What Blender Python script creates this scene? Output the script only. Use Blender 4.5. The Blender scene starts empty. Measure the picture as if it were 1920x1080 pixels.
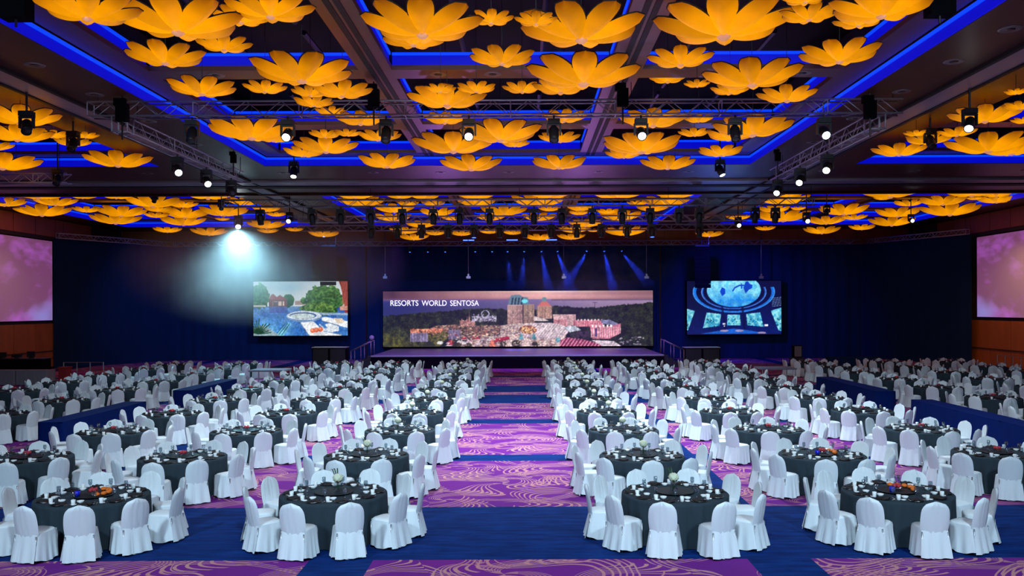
import bpy, math, random
import numpy as np
from mathutils import Vector, Matrix

random.seed(7)
rng = np.random.default_rng(11)
PI = math.pi
SC = bpy.context.scene
COL = SC.collection

# ------------------------------------------------------------------ camera
F = 1640.0                    # focal length in pixels of the 1920 wide frame
VU, VV = 987.0, 576.0         # where the hall's long axis vanishes
HC = 3.96                     # camera height
ROLL = 0.0038
cam_d = bpy.data.cameras.new('camera')
cam = bpy.data.objects.new('camera', cam_d)
COL.objects.link(cam)
cam_d.sensor_fit = 'HORIZONTAL'
cam_d.sensor_width = 36.0
cam_d.lens = F / 1920.0 * 36.0
cam_d.shift_x = -(VU - 960.0) / 1920.0
cam_d.shift_y = (VV - 540.0) / 1920.0
cam_d.clip_start = 0.1
cam_d.clip_end = 400
cr, sr = math.cos(ROLL), math.sin(ROLL)
cam.matrix_world = Matrix(((cr, sr, 0, 0), (0, 0, -1, 0), (-sr, cr, 0, HC), (0, 0, 0, 1)))
SC.camera = cam


def P(u, v, D):
    """photo pixel + distance along the hall -> point in the hall"""
    x, y = u - VU, VV - v
    x, y = x * cr + y * sr, -x * sr + y * cr
    return Vector((x / F * D, D, HC + y / F * D))


# ------------------------------------------------------------------ world, exposure
W = bpy.data.worlds.new('hall_dark')
SC.world = W
W.use_nodes = True
W.node_tree.nodes['Background'].inputs[0].default_value = (0.55, 0.65, 1.0, 1)
W.node_tree.nodes['Background'].inputs[1].default_value = 0.012
SC.view_settings.view_transform = 'Standard'
SC.view_settings.look = 'None'
SC.view_settings.gamma = 1.0
SC.view_settings.exposure = 0.0
SC.view_settings.use_curve_mapping = False
cy = SC.cycles
cy.use_denoising = True
cy.use_adaptive_sampling = True
cy.adaptive_threshold = 0.02
cy.max_bounces = 5
cy.diffuse_bounces = 2
cy.glossy_bounces = 2
cy.transmission_bounces = 3
cy.volume_bounces = 0
cy.transparent_max_bounces = 10
cy.caustics_reflective = False
cy.caustics_refractive = False
cy.sample_clamp_indirect = 4.0


def spot(name, loc, aim, power, color, angle=110, blend=1.0, radius=0.25):
    d = bpy.data.lights.new(name, 'SPOT')
    d.energy = power
    d.color = color
    d.spot_size = math.radians(angle)
    d.spot_blend = blend
    d.shadow_soft_size = radius
    o = bpy.data.objects.new(name, d)
    COL.objects.link(o)
    o.location = loc
    o.rotation_euler = (Vector(aim) - Vector(loc)).to_track_quat('-Z', 'Y').to_euler()
    return o


COOL = (0.60, 0.83, 1.0)
WHITE = (0.66, 0.86, 1.0)
CX = -0.77
# added unseen spots behind and above the camera: they light the chair backs
for x, pw in ((-9, 4500), (0, 5600), (8, 4500)):
    spot('added_rear_spot', (x, 4.0, 9.4), (x * 0.9, 19, 0.5), pw, COOL, 96, 1.0, 0.5)
# lamps on the near truss, pointing down on the tables
for u, pw in ((543, 2600), (880, 4600), (1200, 4600), (1540, 2600)):
    p = P(u, 236, 25.5)
    spot('truss_spot', p, (p.x * 1.05, 25.0, 0), pw, WHITE, 120, 1.0, 0.2)
# lamps of the far trusses: centre blocks and side blocks
for x, y, ax, ay, pw in ((-6, 35.6, -6, 35, 4200), (4.5, 35.6, 4.5, 35, 4200), (-6, 44.3, -7, 44, 3000), (4.5, 44.3, 5.5, 44, 3000),
                         (-16, 35.0, -19, 36, 900), (15, 35.0, 19, 36, 900)):
    spot('house_spot', (x, y, 9.0), (ax, ay, 0), pw, WHITE, 110, 1.0, 0.2)
# purple and blue washes over the stage front
for x in (-7, 0, 6):
    spot('stage_wash', (x, 50.2, 8.5), (x, 60.0, 0.5), 5200, (0.26, 0.10, 1.0), 72, 0.9, 0.2)
spot('blue_wash_right', (11.5, 57.2, 8.6), (16.5, 67, 2.5), 3400, (0.01, 0.03, 1.0), 78, 1.0, 0.2)
spot('blue_wash_left', (-13, 57.2, 8.6), (-17, 67, 2.5), 2600, (0.04, 0.24, 1.0), 95, 1.0, 0.2)
spot('blue_wash_far_left', (-22, 56.0, 8.6), (-25, 66, 2.5), 1500, (0.05, 0.28, 1.0), 95, 1.0, 0.2)
# added amber spots without fixtures, put in to brighten the wood panelling
spot('added_wall_spot', (26.5, 50.0, 9.2), (29.7, 54.5, 1.5), 900, (1.0, 0.55, 0.2), 80, 1.0, 0.2)
spot('added_wall_spot', (-28.3, 50.0, 9.2), (-31.4, 54.0, 1.5), 300, (1.0, 0.6, 0.3), 80, 1.0, 0.2)
# purple uplight that tints the ceiling beams over the aisle
for x, c in ((-5, (0.62, 0.22, 1.0)), (3.2, (0.62, 0.22, 1.0)), (12, (0.1, 0.2, 1.0))):
    spot('stage_uplight', (x, 55.6, 1.3), (x * 0.9, 37, 10.2), 1100, c, 60, 1.0, 0.3)

# ------------------------------------------------------------------ materials
MATS = {}


def srgb(r, g, b):
    return tuple(((c / 255.0) / 12.92 if c / 255.0 <= 0.04045 else (((c / 255.0) + 0.055) / 1.055) ** 2.4) for c in (r, g, b))


class NT:
    """small helper round a node tree"""

    def __init__(s, m):
        s.t = m.node_tree
        s.n = s.t.nodes
        s.l = s.t.links

    def node(s, kind, **kw):
        nd = s.n.new(kind)
        for k, v in kw.items():
            setattr(nd, k, v)
        return nd

    def set(s, nd, i, v):
        if hasattr(v, 'is_output') or isinstance(v, bpy.types.NodeSocket):
            s.l.new(v, nd.inputs[i])
        else:
            nd.inputs[i].default_value = v

    def math(s, op, a, b=0.0, c=None, clamp=False):
        nd = s.node('ShaderNodeMath', operation=op)
        nd.use_clamp = clamp
        s.set(nd, 0, a)
        s.set(nd, 1, b)
        if c is not None:
            s.set(nd, 2, c)
        return nd.outputs[0]

    def mix(s, fac, a, b):
        nd = s.node('ShaderNodeMix', data_type='RGBA')
        s.set(nd, 0, fac)
        s.set(nd, 6, a)
        s.set(nd, 7, b)
        return nd.outputs[2]

    def noise(s, vec, scale, detail=3.0, rough=0.5):
        nd = s.node('ShaderNodeTexNoise')
        if vec is not None:
            s.l.new(vec, nd.inputs['Vector'])
        nd.inputs['Scale'].default_value = scale
        nd.inputs['Detail'].default_value = detail
        nd.inputs['Roughness'].default_value = rough
        return nd.outputs['Fac']


def mat(name, color=(0.5, 0.5, 0.5), rough=0.6, metal=0.0, emit=None, strength=0.0, noise=0.0, nscale=6.0, bump=0.0, bscale=40.0, stretch=None, sheen=0.0, spec=0.5):
    m = bpy.data.materials.new(name)
    m.use_nodes = True
    t = NT(m)
    b = t.n['Principled BSDF']
    b.inputs['Base Color'].default_value = (*color, 1)
    b.inputs['Roughness'].default_value = rough
    b.inputs['Metallic'].default_value = metal
    b.inputs['Specular IOR Level'].default_value = spec
    if sheen:
        b.inputs['Sheen Weight'].default_value = sheen
    vec = None
    if noise or bump:
        tc = t.node('ShaderNodeTexCoord')
        mp = t.node('ShaderNodeMapping')
        t.l.new(tc.outputs['Object'], mp.inputs['Vector'])
        if stretch:
            mp.inputs['Scale'].default_value = stretch
        vec = mp.outputs['Vector']
    if noise:
        f = t.noise(vec, nscale, 4.0)
        f = t.math('MULTIPLY_ADD', f, 2 * noise, 1 - noise)
        g = t.node('ShaderNodeVectorMath', operation='SCALE')
        g.inputs[0].default_value = color
        t.l.new(f, g.inputs['Scale'])
        t.l.new(g.outputs[0], b.inputs['Base Color'])
    if bump:
        f = t.noise(vec, bscale, 3.0)
        bn = t.node('ShaderNodeBump')
        bn.inputs['Strength'].default_value = bump
        t.l.new(f, bn.inputs['Height'])
        t.l.new(bn.outputs[0], b.inputs['Normal'])
    if emit is not None:
        b.inputs['Emission Color'].default_value = (*emit, 1)
        b.inputs['Emission Strength'].default_value = strength
    MATS[name] = m
    return m


mat('white_cover', (0.78, 0.84, 0.88), 0.5, bump=0.75, bscale=7.0, stretch=(2.6, 2.6, 0.45))
mat('charcoal_cloth', (0.030, 0.046, 0.060), 0.9, spec=0.12, noise=0.2, nscale=5, bump=0.15, bscale=9, stretch=(3, 3, 0.5))
mat('lazy_glass', (0.010, 0.018, 0.022), 0.45, spec=0.15)
mat('black_plate', (0.006, 0.007, 0.010), 0.5, spec=0.15)
mat('black_napkin', (0.008, 0.008, 0.010), 0.85)
mat('white_china', (0.85, 0.87, 0.88), 0.25)
mat('silver', (0.7, 0.72, 0.75), 0.25, 1.0)
mat('petal_white', (0.66, 0.70, 0.52), 0.9, bump=0.9, bscale=60, noise=0.25, nscale=40)
mat('petal_red', (0.45, 0.03, 0.05), 0.7)
mat('petal_orange', (0.75, 0.16, 0.01), 0.6)
mat('blue_glass', (0.01, 0.02, 0.55), 0.15)
mat('leaf', (0.02, 0.06, 0.02), 0.6)
mat('leg_metal', (0.35, 0.36, 0.4), 0.35, 0.9)
mat('black_metal', (0.010, 0.010, 0.012), 0.5)
mat('black_matte', (0.003, 0.003, 0.004), 0.95, spec=0.1)
mat('truss_metal', (0.50, 0.46, 0.50), 0.45, 0.6)
mat('walnut', (0.085, 0.021, 0.008), 0.4, noise=0.35, nscale=1.4, stretch=(1.0, 0.2, 1.0))
mat('walnut_cross', (0.085, 0.021, 0.008), 0.4, noise=0.35, nscale=1.4, stretch=(0.2, 1.0, 1.0))
mat('coffer_wood', (0.15, 0.055, 0.045), 0.4, noise=0.25, nscale=1.2)
mat('dark_groove', (0.008, 0.004, 0.004), 0.7)
mat('track_panel', (0.30, 0.25, 0.30), 0.4, noise=0.15, nscale=0.6)
mat('wall_wood', (0.40, 0.105, 0.016), 0.45, noise=0.3, nscale=1.5, stretch=(1, 1, 0.25))
mat('wall_dark', (0.05, 0.02, 0.014), 0.6, noise=0.2)
mat('void_black', (0.004, 0.004, 0.008), 0.9)
mat('curtain', (0.008, 0.026, 0.080), 1.0, noise=0.2, nscale=0.5, spec=0.05)
mat('blue_drape', (0.0012, 0.014, 0.115), 0.9, noise=0.2, nscale=3, spec=0.1)
mat('grey_cloth', (0.30, 0.28, 0.33), 0.8, noise=0.1)
mat('red_cloth', (0.35, 0.02, 0.02), 0.8)
mat('stage_deck', (0.24, 0.22, 0.30), 0.4)
mat('stage_edge', (0.55, 0.55, 0.6), 0.4, 0.5)
mat('cove_blue', (0.003, 0.003, 0.06), 0.6, emit=(0.0, 0.002, 0.62), strength=0.85)  # cove face glows by itself, standing in for light from a hidden strip
mat('cove_tube', (0.02, 0.02, 0.1), 0.6, emit=(0.0, 0.045, 1.0), strength=1.3)
mat('lamp_white', (1, 1, 1), 0.4, emit=(0.85, 0.95, 1.0), strength=9.0)
mat('lamp_hot', (1, 1, 1), 0.4, emit=(0.9, 0.98, 1.0), strength=60.0)
mat('lamp_blue', (1, 1, 1), 0.4, emit=(0.03, 0.10, 1.0), strength=7.0)
mat('lamp_off', (0.02, 0.02, 0.025), 0.15)
mat('globe', (0.5, 0.5, 0.55), 0.4)
mat('wire_dark', (0.02, 0.008, 0.002), 0.7)
mat('lettering', (0.9, 0.9, 0.95), 0.5, emit=(1, 1, 1), strength=0.95)
mat('trim_ring', (0.25, 0.2, 0.2), 0.4, 0.4)


def lantern_material():
    m = bpy.data.materials.new('lantern_fabric')
    m.use_nodes = True
    t = NT(m)
    b = t.n['Principled BSDF']
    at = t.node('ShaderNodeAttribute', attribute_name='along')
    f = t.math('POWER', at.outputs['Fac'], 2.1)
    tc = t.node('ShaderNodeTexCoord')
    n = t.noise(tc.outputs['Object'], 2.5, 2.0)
    col = t.mix(f, (1.0, 0.36, 0.0, 1), (0.20, 0.042, 0.0, 1))  # emission painted darker towards the tip, imitating falloff of light from inside
    b.inputs['Base Color'].default_value = (0.13, 0.03, 0.001, 1)
    b.inputs['Specular IOR Level'].default_value = 0.1
    b.inputs['Roughness'].default_value = 0.5
    t.l.new(col, b.inputs['Emission Color'])
    oi = t.node('ShaderNodeObjectInfo')
    k = t.math('MULTIPLY_ADD', oi.outputs['Random'], 0.34, 0.66)
    t.l.new(t.math('MULTIPLY', t.math('MULTIPLY_ADD', n, 0.7, 0.82), k), b.inputs['Emission Strength'])
    MATS['lantern_fabric'] = m


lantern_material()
mat('lantern_cap', (0.6, 0.35, 0.25), 0.5, emit=(0.9, 0.35, 0.15), strength=0.55)


def thin_glass():
    m = bpy.data.materials.new('thin_glass')
    m.use_nodes = True
    t = NT(m)
    out = t.n['Material Output']
    t.n.remove(t.n['Principled BSDF'])
    tr = t.node('ShaderNodeBsdfTransparent')
    tr.inputs[0].default_value = (0.86, 0.92, 0.95, 1)
    gl = t.node('ShaderNodeBsdfGlossy')
    gl.inputs['Roughness'].default_value = 0.08
    mx = t.node('ShaderNodeMixShader')
    mx.inputs[0].default_value = 0.22
    t.l.new(tr.outputs[0], mx.inputs[1])
    t.l.new(gl.outputs[0], mx.inputs[2])
    t.l.new(mx.outputs[0], out.inputs['Surface'])
    MATS['thin_glass'] = m


thin_glass()


def screen_material(name, strength):
    m = bpy.data.materials.new(name)
    m.use_nodes = True
    t = NT(m)
    b = t.n['Principled BSDF']
    b.inputs['Base Color'].default_value = (0.01, 0.01, 0.01, 1)
    b.inputs['Roughness'].default_value = 0.6
    at = t.node('ShaderNodeAttribute', attribute_name='picture')
    t.l.new(at.outputs['Color'], b.inputs['Emission Color'])
    b.inputs['Emission Strength'].default_value = strength
    MATS[name] = m


screen_material('led_picture', 1.0)


def projection_material():
    m = bpy.data.materials.new('projection_cloth')
    m.use_nodes = True
    t = NT(m)
    b = t.n['Principled BSDF']
    b.inputs['Base Color'].default_value = (0.4, 0.4, 0.4, 1)
    b.inputs['Roughness'].default_value = 0.9
    tc = t.node('ShaderNodeTexCoord')
    mp = t.node('ShaderNodeMapping')
    mp.inputs['Scale'].default_value = (1, 0.35, 0.8)
    mp.inputs['Rotation'].default_value = (0.35, 0, 0)
    t.l.new(tc.outputs['Object'], mp.inputs['Vector'])
    a = t.noise(mp.outputs[0], 0.9, 5.0, 0.6)
    a = t.math('MULTIPLY_ADD', a, 4.5, -2.2, clamp=True)
    c = t.noise(mp.outputs[0], 0.45, 2.0)
    c = t.math('MULTIPLY_ADD', c, 5.0, -2.6, clamp=True)
    col = t.mix(a, (*srgb(105, 50, 98), 1), (*srgb(165, 80, 190), 1))
    col = t.mix(c, col, (*srgb(125, 125, 200), 1))
    t.l.new(col, b.inputs['Emission Color'])
    b.inputs['Emission Strength'].default_value = 0.9
    MATS['projection_cloth'] = m


projection_material()


def carpet_material():
    m = bpy.data.materials.new('carpet')
    m.use_nodes = True
    t = NT(m)
    b = t.n['Principled BSDF']
    b.inputs['Roughness'].default_value = 0.95
    b.inputs['Specular IOR Level'].default_value = 0.1
    geo = t.node('ShaderNodeNewGeometry')
    pos = geo.outputs['Position']
    sep = t.node('ShaderNodeSeparateXYZ')
    t.l.new(pos, sep.inputs[0])
    x, y = sep.outputs[0], sep.outputs[1]
    blue = None
    for a, c in ((13.73, 17.36), (22.55, 23.5), (29.8, 30.9), (36.1, 39.6), (40.8, 44.2), (49.6, 50.5)):
        k = t.math('MULTIPLY', t.math('GREATER_THAN', y, a), t.math('LESS_THAN', y, c))
        blue = k if blue is None else t.math('ADD', blue, k)
    xm = t.math('FLOORED_MODULO', t.math('ADD', x, 3.42), 6.87)
    blue = t.math('ADD', blue, t.math('LESS_THAN', xm, 1.0), clamp=True)

    lines = None
    for k, (scale, off, spin) in enumerate(((0.36, 0.0, 1.7), (0.30, 5.3, -1.5), (0.52, 11.7, 2.0))):
        wob = t.node('ShaderNodeTexNoise')
        wob.inputs['Scale'].default_value = 0.5
        t.l.new(pos, wob.inputs['Vector'])
        sc = t.node('ShaderNodeVectorMath', operation='SCALE')
        sc.inputs['Scale'].default_value = 0.7
        t.l.new(wob.outputs['Color'], sc.inputs[0])
        ad = t.node('ShaderNodeVectorMath', operation='ADD')
        t.l.new(pos, ad.inputs[0])
        t.l.new(sc.outputs[0], ad.inputs[1])
        ad2 = t.node('ShaderNodeVectorMath', operation='ADD')
        t.l.new(ad.outputs[0], ad2.inputs[0])
        ad2.inputs[1].default_value = (off, off * 0.7, 0)
        flat = t.node('ShaderNodeVectorMath', operation='MULTIPLY')
        t.l.new(ad2.outputs[0], flat.inputs[0])
        flat.inputs[1].default_value = (0.75, 1.1, 0)
        vo = t.node('ShaderNodeTexVoronoi', voronoi_dimensions='2D', feature='F1')
        vo.inputs['Scale'].default_value = scale
        t.l.new(flat.outputs[0], vo.inputs['Vector'])
        d = t.node('ShaderNodeVectorMath', operation='SUBTRACT')
        t.l.new(flat.outputs[0], d.inputs[0])
        t.l.new(vo.outputs['Position'], d.inputs[1])
        s2 = t.node('ShaderNodeSeparateXYZ')
        t.l.new(d.outputs[0], s2.inputs[0])
        dx, dy = s2.outputs[0], s2.outputs[1]
        r = t.node('ShaderNodeVectorMath', operation='LENGTH')
        t.l.new(d.outputs[0], r.inputs[0])
        r = r.outputs['Value']
        ang = t.math('ARCTAN2', dy, dx)
        swirl = t.math('MULTIPLY_ADD', t.math('SINE', t.math('MULTIPLY', r, 1.5)), spin, ang)
        # leaf shaped sectors ...
        sect = t.math('SINE', t.math('MULTIPLY_ADD', swirl, 3.0, off))
        sect = t.math('GREATER_THAN', sect, 0.3)
        # ... filled with fine lines that run together in the cell centre
        fine = t.math('SINE', t.math('MULTIPLY', swirl, 42.0))
        fine = t.math('MULTIPLY_ADD', fine, 2.6, -0.9, clamp=True)
        core = t.math('LESS_THAN', r, 0.16)
        fine = t.math('MAXIMUM', fine, t.math('MULTIPLY', core, 0.7))
        lim = t.math('LESS_THAN', r, 0.62 / scale)
        g = t.math('MULTIPLY', t.math('MULTIPLY', sect, fine), lim)
        lines = g if lines is None else t.math('MAXIMUM', lines, g)
    lines = t.math('MULTIPLY', lines, 0.8)
    n1 = t.noise(pos, 0.5, 3.0)
    purple = t.mix(n1, (0.115, 0.015, 0.205, 1), (0.205, 0.022, 0.235, 1))
    gold = t.mix(t.noise(pos, 1.3, 2.0), (0.62, 0.20, 0.25, 1), (0.62, 0.36, 0.26, 1))
    pur = t.mix(lines, purple, gold)
    mp = t.node('ShaderNodeMapping')
    mp.inputs['Scale'].default_value = (0.6, 3.0, 1)
    t.l.new(pos, mp.inputs[0])
    n2 = t.math('MULTIPLY_ADD', t.noise(mp.outputs[0], 2.2, 5.0, 0.65), 3.0, -1.0, clamp=True)
    navy = t.mix(n2, (0.0010, 0.012, 0.090, 1), (0.0018, 0.034, 0.190, 1))
    t.l.new(t.mix(blue, pur, navy), b.inputs['Base Color'])
    MATS['carpet'] = m


carpet_material()


# ------------------------------------------------------------------ mesh helpers
class MB:
    def __init__(s):
        s.v, s.f, s.mi = [], [], []
        s.cur = 0

    def face(s, idx):
        s.f.append(tuple(idx))
        s.mi.append(s.cur)

    def box(s, x0, x1, y0, y1, z0, z1):
        b = len(s.v)
        s.v += [(x0, y0, z0), (x1, y0, z0), (x1, y1, z0), (x0, y1, z0), (x0, y0, z1), (x1, y0, z1), (x1, y1, z1), (x0, y1, z1)]
        for q in ((0, 3, 2, 1), (4, 5, 6, 7), (0, 1, 5, 4), (1, 2, 6, 5), (2, 3, 7, 6), (3, 0, 4, 7)):
            s.face([b + i for i in q])
        return s

    def tube(s, p0, p1, r, n=6, r1=None, caps=True):
        p0, p1 = Vector(p0), Vector(p1)
        d = (p1 - p0).normalized()
        a = d.orthogonal().normalized()
        c = d.cross(a)
        b = len(s.v)
        r1 = r if r1 is None else r1
        for p, rr in ((p0, r), (p1, r1)):
            for i in range(n):
                t = 2 * PI * i / n
                s.v.append(tuple(p + a * math.cos(t) * rr + c * math.sin(t) * rr))
        for i in range(n):
            j = (i + 1) % n
            s.face((b + i, b + j, b + n + j, b + n + i))
        if caps:
            s.face([b + i for i in range(n)][::-1])
            s.face([b + n + i for i in range(n)])
        return s

    def path(s, pts, r, n=6):
        for a, c in zip(pts[:-1], pts[1:]):
            s.tube(a, c, r, n)
        return s

    def lathe(s, prof, n=24, cx=0, cy=0, cz=0, fn=None):
        b = len(s.v)
        for r, z in prof:
            for i in range(n):
                t = 2 * PI * i / n
                rr = r if fn is None else fn(r, z, t)
                s.v.append((cx + rr * math.cos(t), cy + rr * math.sin(t), cz + z))
        m = len(prof)
        for k in range(m - 1):
            for i in range(n):
                j = (i + 1) % n
                s.face((b + k * n + i, b + k * n + j, b + (k + 1) * n + j, b + (k + 1) * n + i))
        if prof[0][0] > 1e-6:
            s.face([b + i for i in range(n)][::-1])
        if prof[-1][0] > 1e-6:
            s.face([b + (m - 1) * n + i for i in range(n)])
        return s

    def ball(s, c, r, n=12, m=8, fn=None, sz=1.0):
        b = len(s.v)
        for k in range(m + 1):
            ph = PI * k / m
            for i in range(n):
                t = 2 * PI * i / n
                rr = r if fn is None else r * fn(t, ph)
                s.v.append((c[0] + rr * math.sin(ph) * math.cos(t), c[1] + rr * math.sin(ph) * math.sin(t), c[2] - rr * math.cos(ph) * sz))
        for k in range(m):
            for i in range(n):
                j = (i + 1) % n
                s.face((b + k * n + i, b + k * n + j, b + (k + 1) * n + j, b + (k + 1) * n + i))
        return s

    def grid(s, fn, nu, nv, closed_u=False):
        b = len(s.v)
        cu = nu if closed_u else nu + 1
        for k in range(nv + 1):
            for i in range(cu):
                s.v.append(tuple(fn(i / nu, k / nv)))
        for k in range(nv):
            for i in range(nu):
                j = (i + 1) % cu
                s.face((b + k * cu + i, b + k * cu + j, b + (k + 1) * cu + j, b + (k + 1) * cu + i))
        return s

    def mesh(s, name, mats, smooth=False):
        me = bpy.data.meshes.new(name)
        me.from_pydata(s.v, [], s.f)
        if isinstance(mats, str):
            mats = [mats]
        for mm in mats:
            me.materials.append(MATS[mm])
        if len(mats) > 1:
            me.polygons.foreach_set('material_index', s.mi)
        if smooth:
            me.polygons.foreach_set('use_smooth', [True] * len(s.f))
        me.update()
        return me

    def arrays(s):
        """triangulated vertex and face arrays, for the joined far copies"""
        tri = []
        for f in s.f:
            for i in range(1, len(f) - 1):
                tri.append((f[0], f[i], f[i + 1]))
        return np.array(s.v, dtype=np.float64), np.array(tri, dtype=np.int64)


def new(name, me, parent=None, loc=None, rot=None, scale=None):
    o = bpy.data.objects.new(name, me)
    COL.objects.link(o)
    if parent is not None:
        o.parent = parent
    if loc is not None:
        o.location = loc
    if rot is not None:
        o.rotation_euler = rot
    if scale is not None:
        o.scale = scale
    return o


def tag(o, label, cat, group=None):
    o['label'] = label
    o['category'] = cat
    if group:
        o['group'] = group
    return o


def thing(name, label, cat, loc=(0, 0, 0), rotz=0.0, group=None):
    return tag(new(name, None, None, loc, (0, 0, rotz)), label, cat, group)


def structure(name, me):
    o = new(name, me)
    o['kind'] = 'structure'
    return o


def joined(name, arr, places, mats, label, cat):
    """many small far copies as ONE object of kind stuff; places = (x, y, z, rotz)"""
    V, T = arr
    vs, ts = [], []
    for k, (x, y, z, r) in enumerate(places):
        c, s_ = math.cos(r), math.sin(r)
        q = np.empty_like(V)
        q[:, 0] = V[:, 0] * c - V[:, 1] * s_ + x
        q[:, 1] = V[:, 0] * s_ + V[:, 1] * c + y
        q[:, 2] = V[:, 2] + z
        vs.append(q)
        ts.append(T + k * len(V))
    V2 = np.concatenate(vs)
    T2 = np.concatenate(ts)
    me = bpy.data.meshes.new(name)
    me.vertices.add(len(V2))
    me.vertices.foreach_set('co', V2.ravel())
    me.loops.add(T2.size)
    me.loops.foreach_set('vertex_index', T2.ravel().astype(np.int32))
    me.polygons.add(len(T2))
    me.polygons.foreach_set('loop_start', np.arange(0, T2.size, 3, dtype=np.int32))
    me.polygons.foreach_set('use_smooth', np.ones(len(T2), dtype=bool))
    me.materials.append(MATS[mats])
    me.update(calc_edges=True)
    me.validate()
    o = tag(new(name, me), label, cat)
    o['kind'] = 'stuff'
    return o


def box_mesh(name, m, *b):
    return MB().box(*b).mesh(name, m)


# ------------------------------------------------------------------ the room
XL, XR = CX - 30.7, CX + 30.5
ZS = HC + 6.0                 # underside of the main ceiling beams
BACK = 68.0
structure('floor', MB().box(XL - 0.2, XR + 0.2, -6, BACK, -0.3, 0).mesh('floor', 'carpet'))
wl = structure('wall_left', box_mesh('wall_left', 'wall_dark', XL - 0.3, XL, -6, BACK, 0, 12.6))
wr = structure('wall_right', box_mesh('wall_right', 'wall_dark', XR, XR + 0.3, -6, BACK, 0, 12.6))
wb = structure('wall_back', box_mesh('wall_back', 'wall_wood', XL, XR, BACK, BACK + 0.3, 0, 12.6))
# wood panels of the side walls, one by one
for par, xs, sgn in ((wl, XL, 1), (wr, XR, -1)):
    for k in range(8):
        y0 = 44.0 + k * 2.4
        for z0, z1 in ((0.15, 1.15), (1.22, 3.0), (8.75, 9.9)):
            a, c = sorted((xs, xs + sgn * 0.05))
            new('panel', box_mesh('panel', 'wall_wood', a, c, y0 + 0.03, y0 + 2.37, z0, z1), par)
    a, c = sorted((xs, xs + sgn * 0.09))
    new('dado_rail', box_mesh('dado_rail', 'wall_dark', a, c, 44, 63, 1.15, 1.22), par)
for k in range(18):
    x0 = XL + 0.2 + k * 3.38
    new('panel', box_mesh('panel', 'wall_wood', x0, x0 + 3.3, BACK - 0.05, BACK, 8.2, 9.9), wb)

# ------------------------------------------------------------------ ceiling: slab, main beams, coffers with blue coves
ceil = structure('ceiling', box_mesh('ceiling', 'void_black', XL, XR, 4, BACK, 12.4, 12.6))


def part(name, m, x0, x1, y0, y1, z0, z1, parent=None):
    return new(name, box_mesh(name, m, x0, x1, y0, y1, z0, z1), parent or ceil)


LB = (CX - 14.7, CX - 10.26)
RB = (CX + 10.26, CX + 14.7)
T0, T1 = 37.0, 46.0
FAR = 64.6
for x0, x1 in (LB, RB):
    for y0, y1 in ((4, T0), (T1, FAR)):
        part('main_beam', 'walnut', x0, x1, y0, y1, ZS, ZS + 1.6)
    s = -1 if x0 < 0 else 1
    tr0, tr1 = sorted((CX + s * 12.18, CX + s * 13.05))
    part('wall_track', 'track_panel', tr0, tr1, 4, FAR, ZS - 0.05, ZS)
    for xx in (tr0, tr1):
        part('track_slot', 'dark_groove', xx - 0.06, xx + 0.06, 4, FAR, ZS - 0.09, ZS)
part('main_beam', 'walnut_cross', XL, XR, T0, T1, ZS, ZS + 1.6)
part('main_beam', 'walnut_cross', XL, XR, FAR, BACK, ZS, ZS + 1.6)
part('wall_track', 'track_panel', XL, XR, 41.0, 42.6, ZS - 0.06, ZS)
part('track_rail', 'truss_metal', XL, XR, 41.0, 41.12, ZS - 0.12, ZS - 0.06)
part('track_slot', 'dark_groove', XL, XR, 42.5, 43.2, ZS - 0.1, ZS)
part('beam_lip', 'walnut_cross', XL, XR, T1 - 0.3, T1, ZS - 0.12, ZS)


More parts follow.
